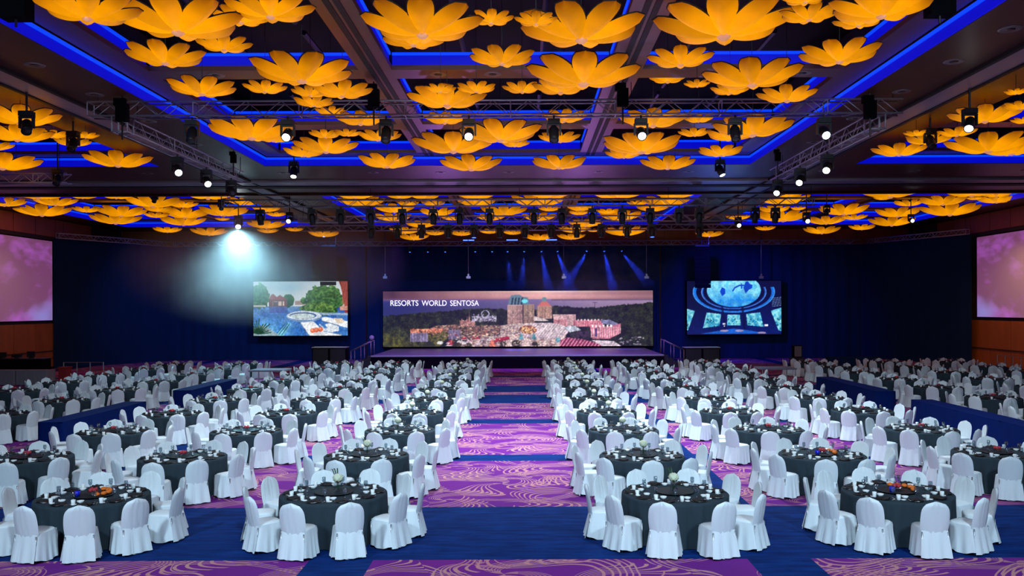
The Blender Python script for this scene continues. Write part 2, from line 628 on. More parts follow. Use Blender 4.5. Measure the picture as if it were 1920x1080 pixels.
def bay(x0, x1, y0, y1, xb, yb):
    """recess between main beams: blue cove all round, then a grid of coffers each with its own blue cove.
    xb, yb: centre lines of the inner coffer beams"""
    h = 0.38
    for (a, b, c, d) in ((x0, x0 + 0.03, y0, y1), (x1 - 0.03, x1, y0, y1), (x0, x1, y1 - 0.03, y1), (x0, x1, y0, y0 + 0.03)):
        part('cove_glow_face', 'cove_blue', a, b, c, d, ZS + 0.02, ZS + h)
    for (a, b, c, d) in ((x0 + 0.03, x0 + 0.07, y0, y1), (x1 - 0.07, x1 - 0.03, y0, y1), (x0, x1, y1 - 0.07, y1 - 0.03)):
        part('cove_tube', 'cove_tube', a, b, c, d, ZS + h - 0.10, ZS + h - 0.02)
    zf, zb, zt = ZS + 0.40, ZS + 0.53, ZS + 0.90
    fw = 0.88
    ex = [(x0 + 0.1, x0 + fw)] + [(x - 0.45, x + 0.45) for x in xb] + [(x1 - fw, x1 - 0.1)]
    ey = [(y0 + 0.1, y0 + fw)] + [(y - 0.45, y + 0.45) for y in yb] + [(y1 - fw, y1 - 0.1)]
    for (a, b) in ex:
        part('coffer_beam', 'coffer_wood', a, b, y0 + 0.1, y1 - 0.1, zf, zb)
        if a > x0 + 0.2 and b < x1 - 0.2:
            for g in (-0.11, 0.11):
                m_ = (a + b) / 2 + g
                part('beam_groove', 'dark_groove', m_ - 0.07, m_ + 0.07, y0 + 0.1, y1 - 0.1, zf - 0.02, zf)
    for (a, b) in ey:
        for (c0, c1) in zip(ex[:-1], ex[1:]):
            part('coffer_beam', 'coffer_wood', c0[1], c1[0], a, b, zf, zb)
    for (c0, c1) in zip(ex[:-1], ex[1:]):
        for (r0, r1) in zip(ey[:-1], ey[1:]):
            a, b, c, d = c0[1], c1[0], r0[1], r1[0]
            i = 0.10
            for q in ((a - i, a - i + 0.03, c, d), (b + i - 0.03, b + i, c, d), (a, b, d + i - 0.03, d + i)):
                part('cove_glow_face', 'cove_blue', *q, zb, zt)
            for q in ((a - i + 0.03, a - i + 0.07, c, d), (b + i - 0.07, b + i - 0.03, c, d), (a, b, d + i - 0.07, d + i - 0.03)):
                part('cove_tube', 'cove_tube', *q, zt - 0.09, zt - 0.02)
            # dark services in the open void above
            for k in range(2):
                xx = a + (b - a) * (0.3 + 0.4 * k)
                new('service_pipe', MB().tube((xx, c, ZS + 1.7), (xx, d, ZS + 1.7), 0.08, 6).mesh('service_pipe', 'black_metal'), ceil)
    for (a, b) in ex:
        part('void_duct', 'void_black', a + 0.15, b - 0.15, y0 + 0.2, y1 - 0.2, zt, zt + 0.5)


IBX = (-4.05, 2.70)
BEAMY = (16.8, 24.0, 31.0, 52.2, 58.4)


def under(x, y):
    """height of the ceiling underside at a spot in the hall"""
    if T0 <= y <= T1 or y > FAR or LB[0] <= x <= LB[1] or RB[0] <= x <= RB[1] or x < XL + 2 or x > XR - 2:
        return ZS - 0.005
    edges = (LB[1], RB[0], LB[0], RB[1], XL + 2, XR - 2)
    mids = IBX + ((XL + 2 + LB[0]) / 2, (XR - 2 + RB[1]) / 2)
    if min(abs(x - e) for e in edges) < 0.87 or min(abs(x - e) for e in mids) < 0.47:
        return ZS + 0.37
    if min(abs(y - e) for e in BEAMY) < 0.47 or min(abs(y - e) for e in (T0, T1, FAR, 9)) < 0.87:
        return ZS + 0.39
    return 12.4


bay(LB[1], RB[0], 9.0, T0, IBX, (16.8, 24.0, 31.0))
bay(XL + 2.0, LB[0], 9.0, T0, ((XL + 2 + LB[0]) / 2,), (16.8, 24.0, 31.0))
bay(RB[1], XR - 2.0, 9.0, T0, ((XR - 2 + RB[1]) / 2,), (16.8, 24.0, 31.0))
bay(LB[1], RB[0], T1, FAR, IBX, (52.2, 58.4))
bay(XL + 2.0, LB[0], T1, FAR, ((XL + 2 + LB[0]) / 2,), (52.2, 58.4))
bay(RB[1], XR - 2.0, T1, FAR, ((XR - 2 + RB[1]) / 2,), (52.2, 58.4))
for a, b in ((XL, XL + 2.0), (XR - 2.0, XR)):
    for y0, y1 in ((4, T0), (T1, FAR)):
        part('main_beam', 'walnut', a, b, y0, y1, ZS, ZS + 1.6)
# ring downlights in the soffits
ring = MB().lathe([(0.10, -0.005), (0.20, -0.02), (0.24, -0.012), (0.25, 0.0)], 16).mesh('downlight', 'trim_ring', True)
disc = MB().lathe([(0.0, -0.012), (0.11, -0.012), (0.11, 0.0)], 14).mesh('diffuser', 'lamp_off', True)
spots_ = []
for y in (19, 21.5, 24.5, 28, 32):
    spots_ += [(CX - 11.3, y, ZS), (CX + 11.3, y, ZS)]
for x in (-24, -20, -16, -10, -6, -3, 0, 4, 8, 14, 18, 23):
    spots_.append((CX + x, 38.8, ZS))
for x in (-8.5, -6.5, -2.4, -0.9, 0.8, 5.3, 7.6):
    spots_.append((x, 24.0, ZS + 0.4))
for q in spots_:
    d_ = new('downlight', ring, ceil, q)
    new('diffuser', disc, d_)

# ------------------------------------------------------------------ curtain, screens
CT = 8.62


def curtain(name, pts, label):
    mb = MB()
    seg = []
    for (a, b) in zip(pts[:-1], pts[1:]):
        n = max(8, int((Vector(b) - Vector(a)).length / 0.12))
        for i in range(n):
            seg.append(Vector(a).lerp(Vector(b), i / n))
    seg.append(Vector(pts[-1]))
    cnt = len(seg) - 1

    def fn(u, v):
        i = int(round(u * cnt))
        q = seg[i]
        return (q.x, q.y + 0.035 * math.sin(i * 0.9) + 0.02 * math.sin(i * 0.37), 0.02 + v * CT)
    mb.grid(fn, cnt, 3)
    mb.grid(lambda u, v: (fn(u, v)[0], fn(u, v)[1] + 0.03, fn(u, v)[2]), cnt, 3)
    return tag(new(name, mb.mesh(name, 'curtain', True)), label, 'curtain')


cl0, cl1 = P(100, 576, 58.0), P(313, 576, 65.6)
cr1, cr0 = P(1627, 576, 65.6), P(1822, 576, 57.6)
curtain('stage_curtain', [(cl0.x, 58.0, 0), (cl1.x, 66.7, 0), (-12.3, 67.0, 0)], 'black stage drape hanging behind the pool picture screen')
curtain('stage_curtain', [(-12.2, 67.05, 0), (10.2, 67.05, 0)], 'black stage drape hanging behind the wide middle screen')
curtain('stage_curtain', [(10.3, 67.0, 0), (cr1.x, 66.7, 0), (cr0.x, 57.6, 0)], 'black stage drape hanging behind the aquarium picture screen')

# --- pictures on the LED walls, painted dot by dot


def vnoise(h, w, cell, seed):
    r = np.random.default_rng(seed)
    gh, gw = int(h / cell) + 3, int(w / cell) + 3
    g = r.random((gh, gw))
    yy, xx = np.mgrid[0:h, 0:w] / cell
    y0, x0 = yy.astype(int), xx.astype(int)
    fy, fx = yy - y0, xx - x0
    return (g[y0, x0] * (1 - fy) * (1 - fx) + g[y0 + 1, x0] * fy * (1 - fx) + g[y0, x0 + 1] * (1 - fy) * fx + g[y0 + 1, x0 + 1] * fy * fx)


class Paint:
    def __init__(s, w, h, ss):
        s.w, s.h, s.ss = w, h, ss
        s.W, s.H = int(w * ss), int(h * ss)
        yy, xx = np.mgrid[0:s.H, 0:s.W]
        s.x, s.y = (xx + 0.5) / ss, (yy + 0.5) / ss
        s.img = np.zeros((s.H, s.W, 3))

    def put(s, mask, col, a=1.0):
        c = np.array(col, dtype=float)
        m = (mask * a)[..., None] if mask.dtype != bool else mask[..., None] * a
        s.img = s.img * (1 - m) + c * m

    def poly(s, pts, col, a=1.0):
        s.put(s.inside(pts), col, a)

    def inside(s, pts):
        m = np.zeros(s.x.shape, bool)
        n = len(pts)
        for i in range(n):
            x0, y0 = pts[i]
            x1, y1 = pts[(i + 1) % n]
            if y0 == y1:
                continue
            c = ((y0 > s.y) != (y1 > s.y)) & (s.x < (x1 - x0) * (s.y - y0) / (y1 - y0) + x0)
            m ^= c
        return m

    def ell(s, cx, cy, rx, ry, col, a=1.0):
        s.put(s.ellm(cx, cy, rx, ry), col, a)

    def ellm(s, cx, cy, rx, ry):
        return ((s.x - cx) / rx) ** 2 + ((s.y - cy) / ry) ** 2 < 1

    def rect(s, x0, y0, x1, y1, col, a=1.0):
        s.put((s.x >= x0) & (s.x < x1) & (s.y >= y0) & (s.y < y1), col, a)

    def n(s, cell, seed):
        return vnoise(s.H, s.W, cell * s.ss, seed)

    def line(s, x0, y0, x1, y1, w, col, a=1.0):
        dx, dy = x1 - x0, y1 - y0
        L = dx * dx + dy * dy
        t = np.clip(((s.x - x0) * dx + (s.y - y0) * dy) / L, 0, 1)
        d = np.hypot(s.x - x0 - t * dx, s.y - y0 - t * dy)
        s.put(d < w, col, a)


def finish(p, seed, grain=16, shade=0.22, calm=None):
    """soft focus, uneven tone and grain, so the painted shapes read as a photograph"""
    im = p.img
    tone = 1 + shade * (p.n(5, seed) - 0.5) * 2 * 0.6 + shade * (p.n(1.6, seed + 1) - 0.5) * 2
    k = np.ones_like(tone) if calm is None else np.where(calm, 0.12, 1.0)
    im = im * (1 + (tone - 1) * k)[..., None]
    im = im + ((np.random.default_rng(seed).random(im.shape[:2]) - 0.5) * k)[..., None] * grain
    q = np.pad(im, ((1, 1), (1, 1), (0, 0)), 'edge')
    p.img = 0.40 * im + 0.11 * (q[:-2, 1:-1] + q[2:, 1:-1] + q[1:-1, :-2] + q[1:-1, 2:]) + 0.04 * (q[:-2, :-2] + q[2:, 2:] + q[:-2, 2:] + q[2:, :-2])
    return p


def lerp3(a, b, t):
    return np.array(a)[None, None, :] * (1 - t[..., None]) + np.array(b)[None, None, :] * t[..., None]


def paint_resort():
    p = Paint(507, 102, 1.25)
    x, y = p.x, p.y
    t = np.clip(1 - np.abs(x - 300) / 280, 0, 1)
    sky = lerp3((88, 54, 74), (226, 164, 160), t ** 0.8)
    sky = sky + (np.clip((x - 60) / 200, 0, 1) * np.clip(1 - np.abs(y - 7 - (x - 120) * 0.01) / 5, 0, 1) * 18)[..., None]
    glow = np.clip(1 - y / 6.0, 0, 1) * np.clip(1 - np.abs(x - 310) / 200, 0, 1)
    sky = sky + glow[..., None] * np.array((30, 60, 55))
    sky -= ((vnoise(p.H, p.W, 4, 1)[:, :] * 0 + p.n(18, 1) - 0.5) * (y < 16) * 16)[..., None]
    p.img = sky
    sea = lerp3((50, 54, 124), (164, 138, 174), np.clip((x - 40) / 360, 0, 1)) * (0.86 + 0.14 * np.clip((32 - y) / 16, 0, 1))[..., None]
    m = (y > 15.5)
    p.img[m] = sea[m]
    haze = np.clip(1 - np.abs(y - 16) / 4, 0, 1) * (x < 240)
    p.put(haze, (130, 90, 130), 0.7)
    p.put((y > 15.5) & (y < 18.5) & (x > 316) & (p.n(9, 2) > 0.15), (120, 92, 120))
    # woods
    top = np.interp(x[0], [0, 40, 128, 160, 215, 235, 290, 318, 345, 370, 405, 440, 470, 507], [45, 42, 36, 33, 32, 35, 34, 28, 29, 31, 31, 27, 25, 22])
    top = top[None, :] + (p.n(3, 3) - 0.5) * 3
    wood = lerp3((14, 18, 16), (64, 72, 44), np.clip(p.n(1.5, 4) * 0.9 + p.n(6, 5) * 0.7 - 0.45, 0, 1))
    warm = np.clip((y - 62) / 35, 0, 1) * np.clip(1 - x / 120, 0, 1)
    wood = wood + warm[..., None] * np.array((110, 96, 10)) * p.n(5, 6)[..., None]
    m = y > top
    p.img[m] = wood[m]
    calm = ~m
    p.line(397, 21, 397, 31, 0.6, (70, 60, 80))
    p.line(393, 22, 402, 22, 0.5, (70, 60, 80))
    # hillside town: many small roofs, walls, lights and trees
    base = lerp3((58, 46, 40), (168, 126, 108), np.clip(p.n(2.0, 7) * 1.2 - 0.1, 0, 1))
    mk = p.inside([(88, 68), (100, 63), (135, 61), (170, 63), (225, 62), (235, 70), (235, 86), (150, 88), (90, 78)])
    p.img[mk] = base[mk]
    pal = ((214, 176, 156), (186, 140, 122), (236, 206, 180), (150, 86, 80), (120, 84, 78), (200, 110, 96), (90, 78, 96))
    for k in range(300):
        a, b = rng.uniform(90, 232), rng.uniform(62, 85)
        if not (b > 62 + (a < 110) * 4):
            continue
        w_, h_ = rng.uniform(1.5, 5.5), rng.uniform(0.9, 2.6)
        p.rect(a, b, a + w_, b + h_, pal[int(rng.integers(0, 7))], 0.9)
        p.rect(a, b + h_, a + w_, b + h_ + 0.8, (70, 48, 46), 0.7)
    for k in range(26):
        a, b = rng.uniform(92, 230), rng.uniform(64, 86)
        p.put(p.ellm(a, b, rng.uniform(1.5, 4), rng.uniform(1, 2)) & (p.n(1.5, 8) > 0.35), (44, 50, 28))
    edge = (p.n(3, 13) - 0.5) * 5
    rf = (x > 51) & (x < 112 + edge) & (y > 69 + edge * 0.5 - (x - 50) * 0.02) & (y < 77)
    p.put(rf & (p.n(1.6, 14) > 0.3), (206, 112, 82))
    p.put(rf & (p.n(2, 9) > 0.6), (240, 172, 136))
    p.put(rf & (p.n(2, 15) < 0.22), (96, 64, 56))
    st = np.sin(x * 2.2) > -0.2
    p.put((x > 51) & (x < 86) & (y > 76) & (y < 92 + edge * 0.6) & st, (158, 146, 184))
    p.put((x > 51) & (x < 86) & (y > 76) & (y < 92 + edge * 0.6) & ~st, (74, 64, 84))
    p.put((x > 122) & (x < 146) & (y > 70) & (y < 88) & (np.sin(x * 2.6) > 0), (130, 120, 170))
    for cx_, cy_, r_ in ((93, 84, 9), (112, 82, 10), (104, 92, 9)):
        p.put(p.ellm(cx_, cy_, r_, r_ * 0.9) & (p.n(2, 11) > 0.35), (98, 92, 40))
    # fortress with spires and a coaster
    p.put((x > 144) & (x < 173) & (y > 54 + edge) & (y < 65) & (p.n(1.4, 17) > 0.25), (160, 104, 100))
    p.put((x > 144) & (x < 173) & (y > 54 + edge) & (y < 65) & (p.n(1.2, 18) > 0.62), (204, 160, 146))
    for sx, sy in ((148, 48), (158, 46), (162, 38), (168, 50)):
        p.poly([(sx - 2, 60), (sx, sy), (sx + 2, 60)], (190, 130, 125))
    cm = (x > 166) & (x < 213) & (y > 41 + np.abs(np.sin(x * 0.35)) * 5) & (y < 55) & (p.n(1.1, 12) > 0.45)
    p.put(cm, (164, 154, 186))
    p.put((x > 166) & (x < 213) & (y > 46) & (y < 57) & (p.n(1.3, 16) > 0.62), (206, 196, 214))
    ring_ = np.abs(np.hypot(x - 192, (y - 42) * 1.1) - 7) < 0.8
    p.put(ring_, (190, 185, 215))
    # towers
    p.rect(234, 26, 268, 61, (206, 166, 156))
    p.put((x > 234) & (x < 268) & (y > 27) & (y < 61) & (np.sin(x * 2.0) > 0.45), (112, 82, 88))
    p.rect(262, 25, 284, 60, (176, 146, 128))
    p.put((x > 262) & (x < 284) & (y > 26) & (y < 60) & (np.sin(x * 2.4) > 0.2) & (np.sin(y * 2.6) > -0.4), (110, 84, 76))
    p.poly([(235, 26), (237, 14), (241, 8), (256, 7), (262, 11), (272, 12), (274, 26)], (104, 130, 148))
    for k in range(4):
        p.poly([(240 + 6 * k, 26), (242 + 6 * k, 13), (245 + 6 * k, 12), (243 + 6 * k, 26)], (40, 60, 80))
    p.ell(266, 19, 6, 3.5, (120, 225, 240))
    p.rect(262, 25, 264, 60, (90, 70, 72))
    p.rect(234, 50, 284, 61, (120, 86, 80), 0.35)
    p.rect(308, 28, 317, 51, (110, 80, 76), 0.45)
    p.rect(289, 28, 317, 51, (198, 158, 138))
    p.put((x > 289) & (x < 317) & (y > 29) & (y < 50) & (np.sin(x * 2.3) > 0.4), (120, 84, 76))
    p.poly([(290, 28), (296, 22), (300, 18), (306, 18), (310, 22), (316, 28)], (206, 112, 104))
    p.ell(302.5, 16, 4.2, 4.4, (106, 142, 148))
    # hotels on the right
    p.rect(320, 50, 345, 65, (178, 112, 120))
    p.put((x > 320) & (x < 345) & (y > 52) & (y < 65) & (np.sin(x * 2.2) > 0.3), (206, 150, 152))
    p.poly([(318, 43), (362, 43), (362, 62), (345, 66), (345, 52), (320, 52)], (206, 166, 166))
    p.put((x > 345) & (x < 362) & (y > 46) & (y < 64) & (np.sin(x * 2.4) > 0.2) & (np.sin(y * 2.2) > -0.2), (150, 112, 118))
    p.rect(358, 54, 412, 66, (190, 92, 112))
    p.put((x > 358) & (x < 412) & (y > 55) & (y < 66) & (np.sin(x * 1.9) > 0.2), (232, 170, 176))
    p.put((x > 360) & (x < 412) & (y > 52) & (y < 55) & (np.sin(x) > 0), (236, 220, 224))
    p.poly([(408, 54), (424, 53), (440, 60), (446, 62), (446, 66), (410, 60)], (120, 120, 158))
    p.poly([(388, 66), (420, 66), (446, 60), (446, 78), (424, 88), (392, 88)], (206, 120, 142))
    mm = p.inside([(390, 70), (446, 66), (446, 78), (424, 86), (390, 86)])
    p.put(mm & (np.sin(x * 1.5) > 0.35), (240, 196, 200))
    p.put((y > 62) & (y < 67) & (x > 388) & (x < 430) & (np.sin(x * 0.9) > 0), (240, 225, 228))
    p.rect(398, 69, 401, 84, (66, 60, 110))
    # plaza, shell roof, tents
    pl = lerp3((96, 70, 74), (226, 200, 194), np.clip(p.n(1.8, 20) * 1.3 - 0.1 + (x > 215) * 0.25, 0, 1))
    mk = p.inside([(220, 64), (240, 60), (300, 58), (345, 76), (335, 102), (130, 102), (150, 92), (190, 84), (220, 80)])
    p.img[mk] = pl[mk]
    for k in range(260):
        a, b = rng.uniform(135, 330), rng.uniform(66, 100)
        if b < 78 and a < 222:
            continue
        p.rect(a, b, a + rng.uniform(1.5, 6), b + rng.uniform(0.8, 2.4), ((240, 226, 220), (206, 180, 176), (150, 60, 66), (96, 84, 104), (232, 190, 150), (120, 90, 86))[k % 6], 0.85)
    p.ell(302, 73, 46, 15, (214, 192, 198))
    p.put(p.ellm(302, 70, 44, 11), (232, 216, 216), 0.6)
    p.put(p.ellm(302, 73, 46, 15) & (np.sin(x * 1.2 + y) > 0.7), (178, 150, 165))
    p.poly([(283, 46), (305, 52), (312, 55), (283, 55)], (226, 208, 206))
    p.ell(272, 71, 16, 7, (226, 176, 120))
    p.put(p.ellm(272, 71, 17, 8) & (p.n(2, 21) > 0.55), (130, 70, 50))
    for cx_ in (259, 283):
        p.poly([(cx_ - 5, 89), (cx_, 76), (cx_ + 5, 89)], (92, 158, 172))
    p.rect(324, 86, 331, 94, (100, 160, 178))
    p.poly([(338, 66), (360, 64), (372, 72), (350, 76)], (196, 200, 214))
    p.put((y > 74) & (y < 86) & (x > 350) & (x < 388) & (p.n(3, 22) > 0.4), (62, 46, 60))
    rr = p.inside([(330, 102), (334, 90), (345, 85), (372, 88), (400, 95), (418, 102)])
    p.put(rr, (128, 36, 66))
    p.put(rr & (np.sin(x * 0.95 + y * 0.7) > 0.1), (206, 134, 156))
    p.poly([(390, 90), (432, 92), (448, 102), (412, 102)], (214, 196, 206))
    for k in range(26):
        a, b = rng.uniform(440, 496), rng.uniform(82, 99)
        w_ = rng.uniform(3, 9)
        p.poly([(a, b + 2.5), (a + w_ * 0.4, b), (a + w_, b + 2.2)], ((150, 142, 166), (190, 182, 200), (96, 84, 96))[k % 3])
    for k in range(16):
        a, b = rng.uniform(122, 200), rng.uniform(84, 98)
        p.poly([(a - 6, b + 3), (a, b - 2), (a + 7, b + 3)], ((216, 206, 214), (190, 170, 180), (170, 46, 60))[k % 3])
    p.put(p.inside([(206, 92), (212, 86), (236, 83), (238, 88), (212, 94)]) & (p.n(1.5, 25) > 0.25), (160, 40, 54))
    p.poly([(198, 101), (204, 88), (212, 101)], (226, 120, 96))
    for cx_, cy_, r_ in ((224, 97, 7), (250, 96, 8), (286, 97, 6), (140, 99, 7), (160, 100, 6)):
        p.put(p.ellm(cx_, cy_, r_ * 1.2, r_ * 0.8) & (p.n(2, 24) > 0.3), (56, 52, 26))
    p.ell(107, 94, 6, 3, (226, 222, 226))
    for k in range(120):
        a, b = rng.uniform(120, 335), rng.uniform(62, 101)
        p.rect(a, b, a + 1.3, b + 1.0, (255, 226, 180))
    return finish(p, 71, 14, 0.26, calm)


def paint_pool():
    p = Paint(177, 101, 1.6)
    x, y = p.x, p.y
    p.img = lerp3((176, 218, 236), (240, 244, 246), np.clip(p.n(34, 31) * 0.4 + y / 50 * 0.6 + np.abs(x - 70) / 160, 0, 1))
    p.put(np.clip(1 - np.hypot((x - 66) / 34, (y - 12) / 12), 0, 1), (150, 206, 232), 0.6)
    water = lerp3((30, 76, 164), (150, 196, 222), np.clip(p.n(10, 32) * 0.8 + 0.15 + np.clip(1 - x / 90, 0, 1) * 0.35 + np.exp(-((x - 75) / 22) ** 2) * np.clip(1 - (y - 45) / 26, 0, 1) - 0.25, 0, 1))
    water = lerp3((34, 66, 170), (70, 150, 210), np.clip((y - 46) / 40, 0, 1)) * 0.35 + water * 0.65
    water = water + (np.clip(1 - np.abs(x - 25) / 60, 0, 1) * np.clip((y - 60) / 30, 0, 1) * 40)[..., None] * np.array((0.6, 1.0, 0.8))
    water = water + ((p.n(1.6, 77) - 0.5) * 34)[..., None]
    m = y > 46
    p.img[m] = water[m]

    def tree(cx_, cy_, rx, ry, seed, lo=(20, 62, 30), hi=(116, 176, 92)):
        mk = ((x - cx_) / rx) ** 2 + ((y - cy_) / ry) ** 2 < 0.55 + p.n(5, seed) * 0.5 + p.n(1.7, seed + 50) * 0.3
        lf = lerp3(lo, hi, np.clip(p.n(2.6, seed + 1) * 0.9 + p.n(1.2, seed + 60) * 0.6 - 0.3 - (y - cy_) / ry * 0.22, 0, 1))
        p.img[mk] = lf[mk]
    p.rect(78, 36, 112, 44, (176, 150, 140))
    tree(66, 36, 12, 12, 33, (16, 56, 26), (70, 130, 60))
    p.rect(30, 33, 64, 46, (118, 62, 56))
    p.rect(36, 37, 58, 45, (226, 206, 190))
    p.rect(38, 38, 46, 45, (90, 70, 80))
    p.poly([(28, 34), (34, 25), (38, 23), (44, 29), (50, 25), (56, 29), (64, 34)], (160, 74, 70))
    for k in range(5):
        p.line(30 + k * 8, 36, 30 + k * 8, 46, 0.9, (110, 70, 66))
    p.rect(30, 47, 64, 58, (70, 60, 140), 0.5)
    tree(10, 28, 21, 24, 35)
    p.rect(0, 44, 24, 47.5, (206, 206, 196))
    tree(94, 36, 6, 6, 37)
    tree(134, 34, 37, 28, 39)
    tree(120, 50, 32, 10, 41, (30, 70, 26), (136, 178, 84))
    p.poly([(160, 0), (177, 0), (177, 60), (172, 60), (168, 30), (164, 10)], (140, 44, 38))
    for k in range(4):
        p.line(166 + 3 * k, 0, 168 + 2.6 * k, 46, 0.6, (206, 110, 90))
    p.rect(162, 46, 177, 54, (206, 150, 130))
    p.poly([(88, 53), (130, 58), (177, 59), (177, 63), (120, 62), (92, 57)], (150, 176, 206))
    p.ell(95, 65, 33, 10.5, (196, 214, 230))
    p.ell(95, 66.5, 33, 9.5, (70, 110, 170), 0.6)
    p.ell(95, 63.5, 32, 8, (216, 228, 238))
    p.ell(93, 63.5, 25, 6.2, (56, 84, 140))
    p.ell(92, 64.3, 23, 5, (198, 214, 214))
    # steps, plants, loungers
    p.poly([(38, 101), (66, 76), (70, 78), (56, 101)], (120, 190, 200))
    for k in range(3):
        p.line(42 + k * 6, 98, 60 + k * 4, 78, 0.8, (40, 96, 150))
    p.poly([(0, 86), (18, 80), (44, 96), (50, 101), (0, 101)], (150, 176, 184))
    for k in range(15):
        a = -2.9 + k * 0.2
        L = 16 + (k % 4) * 4
        p.line(9, 97, 9 + math.cos(a) * L, 97 + math.sin(a) * L, 0.9, (26, 66, 36))
    p.poly([(88, 76), (112, 74), (132, 92), (165, 98), (165, 101), (106, 101)], (236, 240, 242))
    p.poly([(128, 67), (136, 66), (176, 74), (176, 86), (150, 80), (128, 72)], (232, 236, 240))
    p.poly([(134, 80), (146, 76), (160, 84), (160, 92), (144, 94)], (222, 230, 238))
    p.poly([(106, 92), (140, 86), (150, 94), (116, 101)], (214, 220, 228))
    p.line(132, 92, 165, 99, 0.8, (120, 140, 170))
    p.line(88, 77, 104, 100, 0.7, (110, 130, 165))
    p.line(128, 73, 160, 82, 0.7, (90, 110, 150))
    p.poly([(150, 68), (166, 69), (172, 76), (158, 78)], (236, 214, 190))
    for cx_ in (111, 118, 126):
        p.ell(cx_, 91 - (cx_ - 111) * 0.15, 4.6, 4.4, (226, 104, 72))
        p.ell(cx_ - 1, 90 - (cx_ - 111) * 0.15, 2, 2, (244, 160, 126))
    p.line(96, 88, 98, 101, 1.0, (60, 80, 130))
    p.line(124, 80, 140, 94, 1.2, (180, 200, 220))
    return finish(p, 73, 9, 0.16, y < 46)


def paint_aquarium():
    p = Paint(177, 101, 1.6)
    x, y = p.x, p.y
    p.img = lerp3((4, 10, 60), (6, 30, 118), np.clip((y - 30) / 80 + p.n(30, 51) * 0.4 - 0.2, 0, 1))

    def arc(ry, rx, w0, col, cy_=21):
        d = np.hypot((x - 88) / rx, (y - cy_) / ry)
        p.put((d < 1) & (d > 1 - w0) & (y > 12 + 0), col)
    arc(38.5, 77, 0.085, (24, 110, 220))
    arc(38.5, 77, 0.03, (64, 150, 240))
    arc(31.8, 61, 0.06, (26, 80, 190))
    arc(31.8, 61, 0.025, (96, 150, 230))
    dome = ((x - 88) / 50.5) ** 2 + ((y - 18) / 31) ** 2 < 1
    wat = lerp3((26, 130, 228), (138, 226, 250), np.clip(1.2 - y / 46 + (p.n(9, 52) - 0.5) * 0.9, 0, 1))
    p.img[dome] = wat[dome]
    p.put(dome & (p.n(5, 53) > 0.72), (70, 190, 240), 0.6)
    p.poly([(62, 20), (66, 12), (72, 15), (72, 24), (66, 29)], (10, 66, 196))
    p.poly([(106, 13), (110, 2), (114, 1), (118, 6), (123, 8), (122, 14), (116, 17), (110, 24), (107, 16)], (10, 66, 196))
    for a, b in (((107, 9), (98, 9)), ((98, 9), (90, 13)), ((90, 13), (86, 19))):
        p.line(*a, *b, 1.3, (10, 66, 196))
    p.poly([(101, 5), (103, 5), (104, 15), (101, 15)], (10, 66, 196))
    for k in range(6):
        p.line(160, 48 - k * 3, 177, 46 - k * 3, 0.45, (120, 150, 190))

    def win(pts, seed):
        mk = p.inside(pts)
        c = lerp3((30, 140, 190), (150, 232, 240), np.clip(p.n(3.5, seed) * 1.4 - 0.1, 0, 1))
        p.img[mk] = c[mk]
        p.put(mk & (p.n(2, seed + 1) > 0.74) & (y > 70), (16, 84, 110))
    win([(0, 52), (15, 56), (2, 92), (0, 92)], 54)
    win([(37, 59), (64, 62), (61, 84), (30, 88)], 56)
    win([(76, 63), (99, 63), (101, 83), (75, 83)], 58)
    win([(111, 62), (137, 59), (144, 86), (113, 83)], 60)
    win([(157, 56), (177, 50), (177, 94), (171, 92)], 62)
    for a, b in (((66, 50), (72, 90)), ((104, 50), (108, 90))):
        p.line(*a, *b, 2.0, (4, 10, 60), 0.7)
    p.poly([(18, 100), (66, 92), (88, 89), (112, 92), (160, 100)], (24, 96, 206))
    for cx_ in (70, 98, 140):
        p.ell(cx_, 93 + (cx_ == 140) * 4, 8, 2, (196, 160, 190), 0.8)
    p.rect(67, 79, 72, 82, (236, 236, 250))
    p.rect(145, 81, 152, 85, (240, 236, 246))
    p.ell(70, 84.5, 1.2, 1.2, (220, 220, 240))
    p.rect(0, 99, 177, 101, (4, 10, 66))
    return finish(p, 75, 6, 0.12)


def led_screen(name, p, u0, u1, v0, v1, D, label):
    a, b = P(u0, v0, D), P(u1, v1, D)
    x0, x1, z1, z0 = a.x, b.x, a.z, b.z
    root = thing(name, label, 'screen', ((x0 + x1) / 2, D, z0))
    w, h = x1 - x0, z1 - z0
    H_, W_ = p.H, p.W
    xs = np.linspace(-w / 2, w / 2, W_)
    zs = np.linspace(h, 0, H_)
    V = np.zeros((H_, W_, 3))
    V[..., 0] = xs[None, :]
    V[..., 2] = zs[:, None]
    idx = np.arange(H_ * W_).reshape(H_, W_)
    Q = np.stack([idx[1:, :-1], idx[1:, 1:], idx[:-1, 1:], idx[:-1, :-1]], -1).reshape(-1, 4)
    me = bpy.data.meshes.new('picture_panel')
    me.vertices.add(H_ * W_)
    me.vertices.foreach_set('co', V.ravel())
    me.loops.add(Q.size)
    me.loops.foreach_set('vertex_index', Q.ravel().astype(np.int32))
    me.polygons.add(len(Q))
    me.polygons.foreach_set('loop_start', np.arange(0, Q.size, 4, dtype=np.int32))
    me.update(calc_edges=True)
    c = np.clip(p.img, 0, 255) / 255.0
    lin = np.where(c <= 0.04045, c / 12.92, ((c + 0.055) / 1.055) ** 2.4)
    at = me.color_attributes.new('picture', 'FLOAT_COLOR', 'POINT')
    at.data.foreach_set('color', np.concatenate([lin, np.ones((H_, W_, 1))], -1).ravel().astype(np.float32))
    me.materials.append(MATS['led_picture'])
    new('picture_panel', me, root)
    new('cabinet', box_mesh('cabinet', 'black_matte', -w / 2 - 0.05, w / 2 + 0.05, 0.02, 0.3, -0.05, h + 0.05), root)
    return root, w, h


